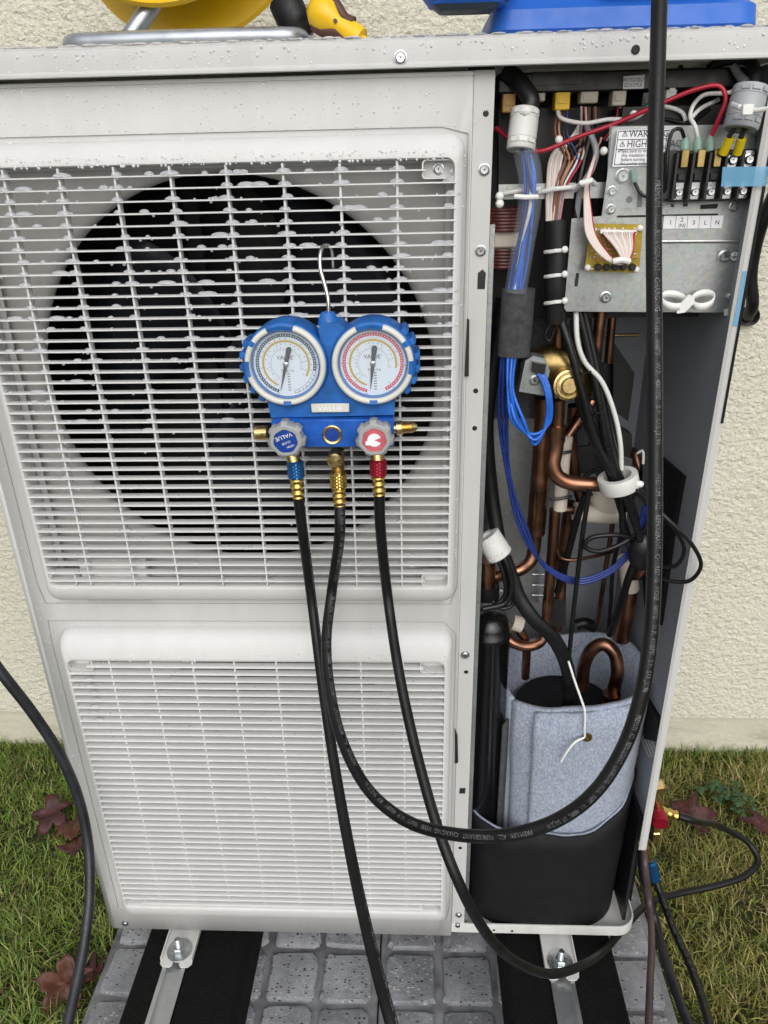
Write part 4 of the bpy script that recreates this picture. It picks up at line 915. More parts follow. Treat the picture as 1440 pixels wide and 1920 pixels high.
def gauge(c, ring, tipang, tail, span_out, span_y, span_in, lab):
    g_ = MB().lathe([(.0385, .010), (.0390, -.0030), (.0400, -.0046), (.0418, -.0052), (.0440, -.0046), (.0452, -.0025), (.0455, .004)], (c.x, GY, c.z), (0, 1, 0), 64, (False, False)).build('dial_gauge', 'gauge_cream', mg, 1.0, label=lab)
    for a0, a1 in ((74, 113), (-96, -84), (-14, 6) if c is gB else (172, 196), (28, 36) if c is gB else (140, 148)):
        P = []
        for k in range(7):
            a = R(a0+(a1-a0)*k/6); P.append([Vector((c.x+r_*math.cos(a), GY+y, c.z+r_*math.sin(a))) for r_, y in ((.0396, .002), (.0398, -.0052), (.0440, -.0062), (.0468, -.0040), (.0482, .003), (.0482, .02))])
        MB().rings([list(r_) for r_ in P], closed=False).build('boot_clip', 'gauge_blue', g_)
    MB().lathe([(.0385, 0), (.0372, .0), (.0366, .004), (.0366, .0075)], (c.x, GY, c.z), (0, 1, 0), 64, (False, False)).build('inner_rim', 'gauge_blue', g_)
    yd = GY+.0055
    d = MB().lathe([(.0368, 0), (.0368, .001)], (c.x, yd, c.z), (0, 1, 0), 64).build('dial_face', 'dial_white', g_)
    y1 = yd-.0003; mb = MB(); w_ = MB(); s0, s1 = span_out
    arc(mb, c, y1, .0305, .0342, s0, s1); mb.build('pressure_scale', ring, d, 0)
    n = int(abs(s1-s0)/5)
    for k in range(n+1):
        a = s0+(s1-s0)*k/n
        arc(w_, c, y1-.0002, .0316, .0333 if k % 2 else .0328, a-.7, a+.7, 1)
    w_.build('scale_ticks', 'dial_white', d, 0)
    mb = MB(); arc(mb, c, y1, .0246, .0270, *span_y); mb.build('temperature_scale', 'print_yellow', d, 0)
    mb = MB(); n = int(abs(span_y[1]-span_y[0])/5)
    for k in range(n+1): a = span_y[0]+(span_y[1]-span_y[0])*k/n; arc(mb, c, y1-.0002, .0246, .0258, a-.4, a+.4, 1)
    n = int(abs(span_in[1]-span_in[0])/4)
    for k in range(n+1):
        a = span_in[0]+(span_in[1]-span_in[0])*k/n; arc(mb, c, y1, .0166, .0174, a-1, a+1, 1)
    for k in range(0, 22):
        for r_, sp in ((.0355, span_out), (.0285, span_out), (.0225, span_y), (.0192, span_in)):
            if rnd.random() < .62:
                a = sp[0]+(sp[1]-sp[0])*k/21; p = Vector((c.x+r_*math.cos(R(a)), y1, c.z+r_*math.sin(R(a)))); mb.box(p.x-.0007, p.x+.0007, y1-.0001, y1, p.z-.0004, p.z+.0005)
    for k in range(7): 
        z = c.z-.0115-.0031*k; mb.box(c.x+.002-.0015, c.x+.002+.0017, y1-.0001, y1, z, z+.0013)
    mb.build('dial_marks', 'print_grey', d, 0)
    mb = MB(); text_flat(mb, 'VALUE', (c.x-.001, y1-.0001, c.z+.0052), XV, ZV, .0066, 'C', .95); text_flat(mb, 'Class 1.6', (c.x+.001, y1-.0001, c.z-.0085), XV, ZV, .0040, 'C'); text_flat(mb, 'R', (c.x+.0095, y1-.0001, c.z+.0085), XV, ZV, .0022, 'C')
    if ring == 'print_teal':
        arc(mb, c, y1, .0340, .0344, s1, s1-62); arc(mb, c, y1, .0305, .0308, s1, s1-62)
        for k in range(8): a = s1-62*k/7; arc(mb, c, y1, .0316, .0342, a-.5, a+.5, 1)
    mb.build('lettering', 'print_black', d, 0)
    u = Vector((math.cos(R(tipang)), 0, math.sin(R(tipang)))); v = Vector((-u.z, 0, u.x)); p = Vector((c.x, yd-.0022, c.z))
    nd = MB().prism([p+u*.032, p+u*.010+v*.0016, p+v*.0021, p-u*.010+v*.0024, p-u*.017+v*.0031, p-u*.0200+v*.0018, p-u*.0200-v*.0018, p-u*.017-v*.0031, p-u*.010-v*.0024, p-v*.0021, p+u*.010-v*.0016], (0, .0006, 0)).build('needle', 'print_black', g_)
    MB().lathe([(.0, -.0016), (.0018, -.0015), (.0030, -.0008), (.0032, .0)], p, (0, 1, 0), 18, (False, True)).build('needle_boss', 'screw_steel', g_)
    MB().lathe([(.0, 0), (.0384, 0)], (c.x, GY-.0015, c.z), (0, 1, 0), 48, (False, False)).build('lens', 'gauge_lens', g_)
gauge(gA, 'print_teal', -105, 75, (252, -14), (246, -32), (240, -18), 'left dial with dark blue and yellow scales')
gauge(gB, 'print_red', -97, 83, (257, -66), (252, -12), (240, -14), 'right dial with red and yellow scales')
p0, p1 = at(583, 757, -.0845), at(655, 773, -.0845)
NP = MB().box(p0.x, p1.x, -.0850, -.083, p1.z, p0.z, .0008).build('name_plate', 'gauge_cream', mg)
mb = MB(); text_flat(mb, 'VALUE', ((p0.x+p1.x)/2, -.0853, p1.z+.0022), XV, ZV, .0075, 'C', 1.3); mb.build('lettering', 'label_white', NP, 0)
a, b = at(508, 788, -.088), at(739, 838, -.088)
VB = MB().box(a.x, b.x, -.088, -.058, b.z, a.z, .0012).build('valve_block', 'block_blue', mg)
# sight glass
c = at(623, 815, -.0885); sgl = MB().lathe([(.0115, .0), (.0115, -.0015), (.0105, -.0022), (.0085, -.0016), (.0080, .001)], c, (0, 1, 0), 36, (False, False), rad=lambda k, h: 1).build('sight_glass', 'brass', VB)
MB().lathe([(.0088, -.0010), (.0, -.0014)], c, (0, 1, 0), 24, (False, False)).build('sight_lens', 'knob_label_blue', sgl)
for k in range(12):
    a_ = 2*PI*k/12; q = c+Vector((math.cos(a_)*.0078, -.0012, math.sin(a_)*.0078)); MB().dome(q, .0012, .0012, .0006, (0, -1, 0), n=6, m=2).build('notch', 'brass_dark', sgl)
def knob(cx, cy, mt, nm_lab, letter):
    c = at(cx, cy, -.112); r_ = .0205
    MB().lathe([(.007, 0), (.007, .03)], (c.x, -.108, c.z), (0, 1, 0), 16).build('valve_stem', 'brass', mg)
    lob = lambda k, h: 1.0 + .085*(1 if (k % 8) in (0, 1, 2, 3) else -.6)*(1 if 0.001 < h < .02 else .3)
    K = MB().lathe([(.0135, -.0030), (.0170, -.0030), (.0186, -.0015), (.0200, .0025), (.0200, .014), (.0185, .017), (.012, .0175)], c, (0, 1, 0), 56, (False, True), rad=lob).build('valve_knob', 'knob_grey', mg, .5, label=nm_lab)
    MB().lathe([(.0, -.0022), (.0130, -.0020), (.0137, -.0030)], c, (0, 1, 0), 32, (False, False)).build('knob_label', mt, K)
    mb = MB(); q = c+Vector((0, -.0026, 0))
    if letter:
        a_ = R(200); rr, uu = Vector((math.cos(a_), 0, math.sin(a_))), Vector((-math.sin(a_), 0, math.cos(a_)))
        text_flat(mb, 'VALUE', q-uu*.0075, rr, uu, .0066, 'C', 1.05); text_flat(mb, 'CLOSE', q+uu*.001, rr, uu, .0036, 'C'); text_flat(mb, 'OPEN', q+uu*.0062-rr*.003, rr, uu, .0036, 'C')
        mb.build('lettering', 'label_white', K, 0)
    else:
        arc(mb, q, q.y, .0, .0078, 20, 335, 20); mb.box(q.x-.010, q.x-.003, q.y-.0002, q.y, q.z-.006, q.z-.001); mb.build('worn_print', 'label_white', K, 0)
knob(536, 826, 'knob_label_blue', 'grey knob with a dark blue cap', True); knob(702, 824, 'knob_label_red', 'grey knob with a worn pink cap', False)
def knurl(parent, p0, p1, r_, mt, nm='knurled_cap', n=40, rows=9):
    p0, p1 = Vector(p0), Vector(p1); ax = p1-p0; L = ax.length; prof = [(r_*.82, 0), (r_*.9, L*.04)] + [(r_, L*(.08+.84*k/rows)) for k in range(rows+1)] + [(r_*.9, L*.96), (r_*.82, L)]
    idx = {round(h, 7): i for i, (q, h) in enumerate(prof)}
    return MB().lathe(prof, p0, ax, n, (True, True), rad=lambda k, h: 1+.07*(((k//2+idx[round(h, 7)]) % 2)-.5)*(1 if .05*L < h < .95*L else 0)).build(nm, mt, parent, .25)
knurl(mg, at(478, 812, -.073), at(503, 811, -.073), .0085, 'brass', 'port_cap')
prof = [(.006, 0), (.006, .002), (.0085, .003), (.0085, .009), (.0065, .010)]
for k in range(8): prof += [(.0068, .0105+k*.0015), (.0060, .0112+k*.0015)]
MB().lathe(prof+[(.0055, .0235), (.003, .027)], at(739, 803, -.073), (1, 0, .06), 20).build('flare_port', 'brass', mg)
for (x, y), (x2, y2) in (((543, 836), (551, 866)), ((706, 832), (708, 864))): MB().tube([at(x, y, -.08), at(x2, y2, -.085)], .0078, 14).build('hose_port', 'brass', mg)
MB().tube([at(633, 842, -.075), at(634, 890, -.078)], .0078, 14).build('hose_port', 'brass_dark', mg)
MB().lathe([(.0, -.001), (.0075, 0), (.0088, .0015), (.0088, .018)], at(627, 865, -.098), (0, 1, .05), 24, (False, True)).build('schrader_cap', 'brass', mg)

# =================================================================== hoses
HTXT = 'PREMIUM   ALL   REFRIGERANT   CHARGING   HOSE   800PSI   W.P.  4000PSI   B.P.  SAE J2196'
def hose(label_, cp0, cp1, mt, tail, r_=.0066, ferr=True, txt=None, grp='charging hoses', end=None):
    """coupling from cp0 to cp1, a crimped ferrule behind it, then the hose along tail"""
    h = thing('charging_hose', label_, 'hose', cp0, grp)
    P = [Vector(p) for p in tail]; path = catmull(P, .006)
    MB().tube(path, r_, 16).build('tube', 'rubber', h, 1.2)
    knurl(h, cp0, cp1, .0098, mt, 'coupling')
    d = (P[0]-Vector(cp1)); L = d.length; prof = []
    for k in range(13): prof.append((.0074+.0012*math.sin(k/12*PI*6), L*1.08*k/12))
    MB().lathe(prof, cp1, d, 18).build('ferrule', 'gold_knurl', h)
    if txt:
        fr = frames(path); cum = np.concatenate([[0], np.cumsum([(path[i+1]-path[i]).length for i in range(len(path)-1)])]); mb = MB(); s0, flip, ang = txt
        for q in s0: mb = MB(); text_tube(mb, HTXT, path, fr, cum, q, r_, ang, .0062, flip, .95); mb.build('lettering', 'hose_print', h, 0)['kind'] = 'stuff'
    return h, path
c0, c1 = at(553, 864, -.086), at(556, 897, -.088)
hose('black hose with blue coupling hanging straight from the left gauge port', c0, c1, 'knurl_blue',
     [at(559, 930, -.09), at(566, 985, -.09), ad(585, 1130, .975), ad(604, 1280, .955), ad(628, 1440, .91), ad(657, 1600, .85), ad(692, 1760, .78), ad(733, 1915, .72), ad(775, 2060, .69), (.66, -.75, .25), (.70, -.85, -.02), (.78, -1.0, -.105), (1.0, -1.3, -.11)], txt=((.06, .50), False, -1.6))
c0, c1 = at(634, 884, -.088), at(635, 916, -.090)
mhose, mpath = hose('black hose with gold coupling looping up across the compartment', c0, c1, 'gold_knurl',
     [at(637, 945, -.092), at(637, 1000, -.10), ad(622, 1110, .96), ad(612, 1200, .94), ad(618, 1290, .91), ad(642, 1390, .87), ad(690, 1480, .83), ad(760, 1538, .79), ad(850, 1564, .75), ad(950, 1566, .72), ad(1040, 1540, .70), ad(1115, 1485, .68), ad(1170, 1400, .67), ad(1203, 1300, .66), ad(1220, 1190, .655), ad(1227, 1050, .65), ad(1228, 900, .645), ad(1228, 750, .64), ad(1227, 600, .635), ad(1226, 450, .63), ad(1228, 300, .625), ad(1233, 120, .62), ad(1237, -20, .62), ad(1242, -160, .62), (.885, -.16, 1.70), (.90, -.03, 1.66), (.89, .07, 1.545), (.86, .13, 1.5195), (.80, .17, 1.5195)],
     txt=None)
def pix(p): d = Vector(p)-Vector(CP); z = d.dot(_F); return 720+FPX*d.dot(_R)/z, 960-FPX*d.dot(_U)/z
mpp = [pix(p) for p in mpath]; mfr = frames(mpath); mcum = np.concatenate([[0], np.cumsum([(mpath[i+1]-mpath[i]).length for i in range(len(mpath)-1)])])
starts = [mcum[min(range(len(mpp)), key=lambda i: (mpp[i][0]-x)**2+(mpp[i][1]-y)**2)] for x, y in ((603, 1078), (668, 1445), (1000, 1562), (1195, 1340), (1228, 885), (1228, 340))]
tw_ = max(p[0] for p in text2d(HTXT)[0]); prev = -.02
for q in starts:
    mb = MB(); L_ = (q-prev)*.90; text_tube(mb, HTXT, mpath, mfr, mcum, q, .0066, lambda f: -.55 + 1.0*min(1, max(0, f-.16)/.14), .0062, True, min(1.45, L_/(tw_*.0062))); mb.build('lettering', 'hose_print', mhose, 0)['kind'] = 'stuff'; prev = q
c0, c1 = at(709, 861, -.086), at(709, 893, -.088)
hose('black hose with red coupling crossing the right mounting block', c0, c1, 'knurl_red',
     [at(711, 925, -.09), at(713, 985, -.09), ad(727, 1120, .965), ad(748, 1260, .94), ad(778, 1400, .91), ad(820, 1550, .88), ad(858, 1650, .87), ad(905, 1740, .90), ad(960, 1798, .97), ad(1030, 1826, 1.07), ad(1095, 1808, 1.20), ad(1135, 1780, 1.33), atz(1172, 1738, -.035), atz(1215, 1695, -.07), atz(1270, 1676, -.085), atz(1345, 1660, -.085), atz(1400, 1640, -.08), atz(1421, 1612, -.07), atz(1405, 1582, -.05), atz(1355, 1552, .0), at(1300, 1538, .09), at(1272, 1530, .09)], txt=None)
SVX = .09
t2 = thing('charging_hose', 'black lettered hose hanging from the blue coupling beside the base pan', 'hose', at(1215, 1610, SVX), 'charging hoses')
tp = catmull([at(1229, 1650, SVX), at(1240, 1680, .07), ad(1262, 1740, 1.33), ad(1290, 1800, 1.25), ad(1312, 1860, 1.17), ad(1331, 1925, 1.08), ad(1350, 2010, .98), (1.05, -.55, -.05), (1.1, -.8, -.12), (1.2, -1.2, -.125)], .006)
MB().tube(tp, .0068, 16).build('tube', 'rubber', t2, 1.2); knurl(t2, at(1220, 1613, SVX), at(1229, 1650, SVX), .0098, 'knurl_blue', 'coupling')
fr = frames(tp); cum = np.concatenate([[0], np.cumsum([(tp[i+1]-tp[i]).length for i in range(len(tp)-1)])]); mb = MB()
for q in (.03, .48): mb = MB(); text_tube(mb, HTXT, tp, fr, cum, q, .0068, -.1, .0066, False, .95); mb.build('lettering', 'hose_print', t2, 0)['kind'] = 'stuff'
# service valves outside the side panel (parts of the unit)
def hexcap(p0, p1, r_, mt='brass'): return MB().lathe([(r_*.85, 0), (r_, .002), (r_, .85*(Vector(p1)-Vector(p0)).length), (r_*.8, (Vector(p1)-Vector(p0)).length)], p0, Vector(p1)-Vector(p0), 6).build('valve_cap', mt, hp, .3)
hexcap(at(1222, 1478, SVX), at(1246, 1474, SVX), .0125); MB().tube(catmull([at(1225, 1490, SVX), at(1233, 1505, SVX), at(1232, 1525, SVX), at(1228, 1560, SVX)], .006), .0085, 14).build('service_valve', 'brass', hp)
hexcap(at(1229, 1555, SVX), at(1227, 1574, SVX), .011)
MB().tube([at(1210, 1588, SVX), at(1219, 1612, SVX)], .007, 12).build('service_valve', 'brass', hp)
cb = MB().lathe([(.012, 0), (.0135, .002), (.0140, .006), (.0140, .022), (.013, .024), (.0, .0235)], at(1234, 1524, SVX-.005), at(1239, 1546, SVX-.03)-at(1234, 1524, SVX-.005), 24, (True, False)).build('valve_cap', 'knurl_red', hp)
MB().lathe([(.008+.001*math.sin(k*1.6), .0032*k) for k in range(10)], at(1240, 1520, SVX), at(1270, 1530, SVX)-at(1240, 1520, SVX), 18).build('valve_ferrule', 'gold_knurl', hp)
MB().tube([at(1150, 1752, .03), at(1150, 1764, .03)], .006, 10).build('drain_stub', 'brass', hp)
# two pipes leaving at the corner
tw = thing('twin_cable', 'brown twin cable with dashed stripe hanging at the right corner', 'cable', at(1208, 1590, .06))
tcp = catmull([at(1206, 1585, .06), at(1209, 1620, .03), ad(1217, 1690, 1.34), ad(1222, 1760, 1.29), ad(1219, 1840, 1.24), ad(1216, 1925, 1.18), ad(1214, 2040, 1.08), (.93, -.6, -.10), (.95, -1.0, -.112)], .006)
painted('cable_brown', (.075, .048, .05), .45, .2, scale=30); painted('dash_red', (.28, .08, .09), .5, .1)
MB().tube(tcp, .0060, 12).build('tube', 'cable_brown', tw, 1.2)
fr = frames(tcp); mb = MB()
for i in range(2, len(tcp)-3, 2):
    q = [tcp[j]+(fr[j][1]*math.cos(a)+fr[j][2]*math.sin(a))*.00615 for j, a in ((i, -.12), (i+1, -.12), (i+1, .12), (i, .12))]; mb.face(q)
mb.build('stripe', 'dash_red', tw, 0)['kind'] = 'stuff'
gp = MB().tube(catmull([at(1204, 1590, .08), at(1207, 1640, .05), ad(1226, 1720, 1.36), ad(1245, 1790, 1.31), ad(1266, 1855, 1.26), ad(1292, 1925, 1.2), ad(1330, 2030, 1.12), (1.05, -.45, -.11), (1.12, -.9, -.13)], .006), .0082, 14).build('drain_hose', 'cable_grey', None, 1.2)
tag(gp, 'dark grey smooth tube beside the brown twin cable', 'tube')
# thick supply cable on the left
lc = MB().tube(catmull([(.05, .20, 1.393), (-.0, .12, 1.395), (-.07, .02, 1.36), (-.19, -.18, 1.15), (-.25, -.30, .95), ad(-160, 1080, 1.02), ad(-60, 1175, 1.02), ad(0, 1258, 1.03), ad(60, 1335, 1.06), ad(112, 1415, 1.09), ad(148, 1500, 1.12), ad(166, 1590, 1.13), ad(168, 1680, 1.12), ad(158, 1770, 1.10), ad(140, 1860, 1.07), ad(122, 1940, 1.04), ad(95, 2050, 1.0), (-.02, -.55, -.1), (-.06, -.9, -.145), (-.1, -1.4, -.15)], .01), .0076, 16).build('supply_cable', 'cable_grey', None, 1.2)
tag(lc, 'thick dark grey cable sweeping past the left edge of the unit', 'cable')
# cable from the hole in the wall
cw = thing('wall_cable', 'thick black cable looping from a sleeved hole in the rendered wall', 'cable', (at(1405, 590, WY-.02)))
MB().tube(catmull([at(1392, 592, WY+.03), at(1402, 592, WY-.03), at(1411, 572, WY-.055), at(1408, 520, WY-.06), at(1416, 465, WY-.07), at(1434, 405, WY-.09), at(1470, 330, WY-.10), at(1540, 240, WY-.06), (2.3, WY-.03, 1.9), (2.6, WY-.025, 2.6)], .01), .0115, 16).build('tube', 'rubber', cw, 1.2)
MB().lathe([(.014, .0), (.0185, -.002), (.020, -.010), (.017, -.020), (.013, -.018)], at(1402, 591, WY-.0125), (0.1, 1, 0), 24, (False, False)).build('wall_sleeve', 'rubber', cw)

# =================================================================== things on top of the unit
TZ = 1.3842
# cable reel
ry = .17; rb = at(352, 66, ry); RR = .15; rc_ = Vector((rb.x, ry, rb.z+RR))
cr = thing('cable_reel', 'yellow cable reel on a galvanised tube stand on top of the unit', 'cable reel', (rc_.x, ry, TZ))
axr = Vector((.06, 1, -.25)).normalized()
prof = [(.05, -.050), (.118, -.050), (.124, -.054), (.140, -.056), (.148, -.053), (.150, -.047), (.148, -.043), (.125, -.038), (.085, -.03), (.082, .03), (.125, .038), (.147, .043), (.150, .048), (.146, .054), (.05, .05)]
MB().lathe(prof, rc_, axr, 72, (True, True)).build('drum', 'yellow_plastic', cr, .6)
u_ = Vector((1, 0, -.06)).normalized()
MB().tube([rc_+axr*(-.0535)+Vector((math.cos(R(a))*.105, 0, math.sin(R(a))*.105))+Vector((0, -.0, 0)) for a in range(200, 345, 6)], .008, 8).build('inner_groove', 'blue_case_dark', cr)
for k in range(7): MB().tube([rc_+axr*(-.024+.008*k)+Vector((math.cos(R(a))*.092, 0, math.sin(R(a))*.092)) for a in range(0, 360, 10)], .0042, 6, closed=True).build('wound_cable', 'rubber', cr)
yb_ = .06
zt_ = TZ+.0105
p_l, p_r = at(118, 84, yb_), at(565, 72, yb_)
stand = [Vector((p_l.x, .27, zt_)), Vector((p_l.x, yb_+.04, zt_)), Vector((p_l.x+.008, yb_+.008, zt_)), Vector((p_l.x+.04, yb_, zt_)), Vector((p_r.x-.04, yb_, zt_)), Vector((p_r.x-.008, yb_+.008, zt_)), Vector((p_r.x, yb_+.04, zt_)), Vector((p_r.x, .27, zt_))]
MB().tube(catmull(stand, .006), .0098, 14).build('stand_tube', 'steel_tube', cr, 1.2)
for x0, x1, yy in ((238, 285, .10),): MB().tube([at(x0, 78, yy), at(x1, 10, yy+.01), at(x1+30, -60, yy+.03)], .0105, 12).build('stand_leg', 'steel_tube', cr, 1.2)
MB().tube([at(565, 72, .10), at(548, 35, .10), at(530, 0, .10), at(505, -60, .11)], [.0105, .0105, .0105, .0105], 12).build('stand_leg', 'steel_tube', cr, 1.2)
MB().tube(catmull([at(574, 74, .085), at(556, 48, .085), at(543, 22, .085), at(533, 0, .09)], .004), [.013+.006*min(1, k/6) if k < 12 else .019-.004*(k-12)/8 for k in range(len(catmull([at(574, 74, .085), at(556, 48, .085), at(543, 22, .085), at(533, 0, .09)], .004)))], 14, flat=.7).build('rubber_grip', 'rubber', cr)
# hammer-like handle
ha, hb = at(606, 26, .045), at(677, 74, .03); hd = (hb-ha); HL = hd.length; hn = hd.normalized()
th = thing('screwdriver', 'yellow and brown handled screwdriver lying on the top cover', 'screwdriver', (hb.x, hb.y, TZ))
r_ = pxr(ha, 62)
MB().lathe([(0, -r_*.95), (r_*.55, -r_*.85), (r_*.9, -r_*.45), (r_, 0), (r_*.93, r_*.5), (r_*.62, r_*1.05), (r_*.55, r_*1.3), (r_*.68, HL*.85), (r_*.62, HL*1.0), (r_*.3, HL*1.02), (r_*.28, HL*1.6), (0, HL*1.6)], ha, hd, 28, (False, False)).build('grip', 'yellow_plastic', th, 1.0)
sd_ = hn.cross(Vector((0, 1, 0))).normalized()
for s_, nm in ((1, 'grip_inlay'), (-1, 'grip_inlay')):
    P = [ha+hn*(r_*k)+sd_*(-s_*r_*q)+Vector((0, -.002, 0)) for k, q in ((-.2, .80), (.4, .80), (.9, .60), (1.4, .42), (2.0, .50))]
    MB().tube(catmull(P, .003), [r_*.34]*len(catmull(P, .003)), 10).build(nm, 'brown_plastic', th)
MB().lathe([(0, -.0005), (r_*.12, -.0005), (r_*.12, .001)], ha+hn*(r_*1.0)+Vector((0, -r_*.66, 0)), (0, 1, 0), 10, (False, False)).build('hang_hole', 'brown_plastic', th)
# blue tool case, with its lid standing off to the left
x0, x1 = at(918, 62, .02).x, at(1428, 55, .02).x; zt0 = TZ+.001
bc = thing('tool_case', 'bright blue plastic tool case on the right of the top cover', 'tool case', ((x0+x1)/2, .14, TZ))
def hull(x0, x1, y0, y1, zs, mt, nm, parent, n=4):
    rg = []
    for z, ins, rad in zs: rg.append([Vector((p.x, p.z, z)) for p in rrect(x0+ins, x1-ins, y0+ins, y1-ins, rad, 0, n)])
    return MB().rings(rg, (True, True)).build(nm, mt, parent, .5)
hull(x0, x1, .02, .29, ((zt0, .004, .02), (zt0+.004, .0, .022), (zt0+.022, .002, .022), (zt0+.034, .018, .02), (zt0+.052, .020, .02), (zt0+.055, .014, .02), (zt0+.12, .016, .02), (zt0+.125, .022, .02)), 'blue_case', 'case_body', bc)
xa = at(1130, 20, .02).x; hull(xa, x1-.035, .016, .04, ((zt0+.036, .004, .006), (zt0+.039, 0, .006), (zt0+.060, 0, .006), (zt0+.063, .003, .006)), 'blue_case', 'latch_panel', bc)
xb0, xb1 = at(790, 10, -.02).x, at(962, 10, -.02).x
zq = at(870, 6, -.01).z
hull(xb0, xb1, -.02, .034, ((zq, .008, .010), (zq+.008, .002, .012), (zq+.010, 0, .012), (zq+.07, .0, .012), (zq+.075, .006, .012)), 'blue_case', 'case_lid', bc)
hull(xb0+.012, xb1-.012, -.014, .030, ((zq-.005, .006, .008), (zq-.0005, .0, .012)), 'blue_case_dark', 'lid_rim', bc)
MB().box(xb1-.04, xb1-.005, .030, .075, zq+.012, zq+.06, .002).build('lid_hinge', 'blue_case_dark', bc)

# =================================================================== rain drops
def drops():
    q = random.Random(3); mb = MB()
    yf = -.0268
    ribs = [.1225+.0613*k for k in range(8)]
    for k in range(41):
        z = ZU-k*.0126+.0008; f = max(0, 1-k/34)
        xs = []
        for x in ribs+[.61]:
            if q.random() < .25+.7*f: xs.append((x+q.uniform(-.003, .003), q.uniform(.0055, .0095)))
        for _ in range(int(3+9*f+q.random()*3)): xs.append((q.uniform(.07, .61), q.choice((.0015, .002, .003, .004, .006, .011)) if f > .3 else q.choice((.001, .0015, .002, .003))))
        for x, r in xs:
            if k in (0, 40) and x > .575: continue
            h = min(.0045, .0012+r*.5)*(.5+.5*f); mb.dome((x, yf-.0018+q.uniform(-.001, .0015), z+.0001), r, min(.0046, .6*r+.0016), h, n=10, m=3)
        for _ in range(int(7*f+q.random()*2)):
            r = q.uniform(.0010, .0023); mb.dome((q.uniform(.07, .61), yf-.0040, z-.0016-r*.35), r, r, r*1.1, full=True, n=8, m=2)
    for k in range(12):
        z = ZL-k*.0126+.0008
        for _ in range(5): mb.dome((q.uniform(.07, .60), yf+q.uniform(-.003, .002), z), q.uniform(.001, .003), .0015, .001, n=8, m=2)
    for k in range(2, 9): mb.dome((.088+q.uniform(-.006, .006), yf-.001, ZL-k*.0126+.0008), .008, .0034, .002, n=10)
    big = mb; mb = MB()
    # flat surfaces: panel, cover front, grille frame top
    for _ in range(260):
        r = q.choice((.0005, .0007, .0009, .0013)); z = q.uniform(1.297, 1.347)
        mb.dome((q.uniform(.0, .63)+.012, -.0001, z), r, r*1.15, r*.55, (0, -1, 0), n=6, m=2)
    for _ in range(260):
        r = q.choice((.0006, .0008, .0011, .0016)); mb.dome((q.uniform(0, .95), -.0107, q.uniform(1.360, 1.377)), r, r*1.2, r*.6, (0, -1, 0), n=6, m=2)
    for _ in range(360):
        r = q.choice((.0005, .0007, .001)); mb.dome((q.uniform(.02, .62), -.0001, q.uniform(.664, .712)), r, r, r*.5, (0, -1, 0), n=6, m=2)
    for _ in range(160):
        r = q.choice((.0005, .0007, .001)); mb.dome((q.uniform(.014, .05), -.0001, q.uniform(.05, 1.3)), r, r, r*.5, (0, -1, 0), n=6, m=2)
        r = q.choice((.0005, .0007)); mb.dome((q.uniform(.635, .652), .0039, q.uniform(.7, 1.34)), r, r, r*.5, (0, -1, 0), n=6, m=2)
    def frame_top(G, I, n):
        for _ in range(n):
            a = q.random(); y = -.006-.0255*min(1, (a*1.35))**.55; z = G[3]*(1-a)+I[3]*a; r = q.choice((.0006, .0009, .0012, .0017))
            mb.dome((q.uniform(G[0]+.015, G[1]-.01), y+.0002, z+.0003), r, r, r*.6, (0, -.75, .66), n=6, m=2)
    frame_top(UG, UI, 600); frame_top(LG, LI, 220)
    for _ in range(260):
        r = q.choice((.0006, .0009, .0014)); mb.dome((q.uniform(.617, .624), -.010-q.random()*.012, q.uniform(.75, 1.28)), r, r, r*.7, (.8, -.6, 0), n=6, m=2)
    for _ in range(60): r = q.uniform(.0008, .0018); mb.dome((q.uniform(.07, .61), -.0305, UI[3]-r*.4), r, r, r*1.1, full=True, n=8, m=2)
    o = mb.build('rain_drops', 'bead_small', hp, 2.5); o['kind'] = 'stuff'; mb = big
    # beads along the front of the cover
    x = -.005
    while x < .96:
        r = q.uniform(.003, .010); y = -.013+.011+q.uniform(-.002, .003); mb.dome((x, y, 1.3826), r, .006, q.uniform(.0012, .0026), n=12, m=3)
        x += r*q.uniform(1.0, 2.6)
    for _ in range(300): r = q.uniform(.001, .005); mb.dome((q.uniform(0, .95), q.uniform(.005, .33), 1.3838), r, r, r*.45, n=8, m=2)
    o = mb.build('rain_drops', 'water', hp, 2.5); o['kind'] = 'stuff'
drops()
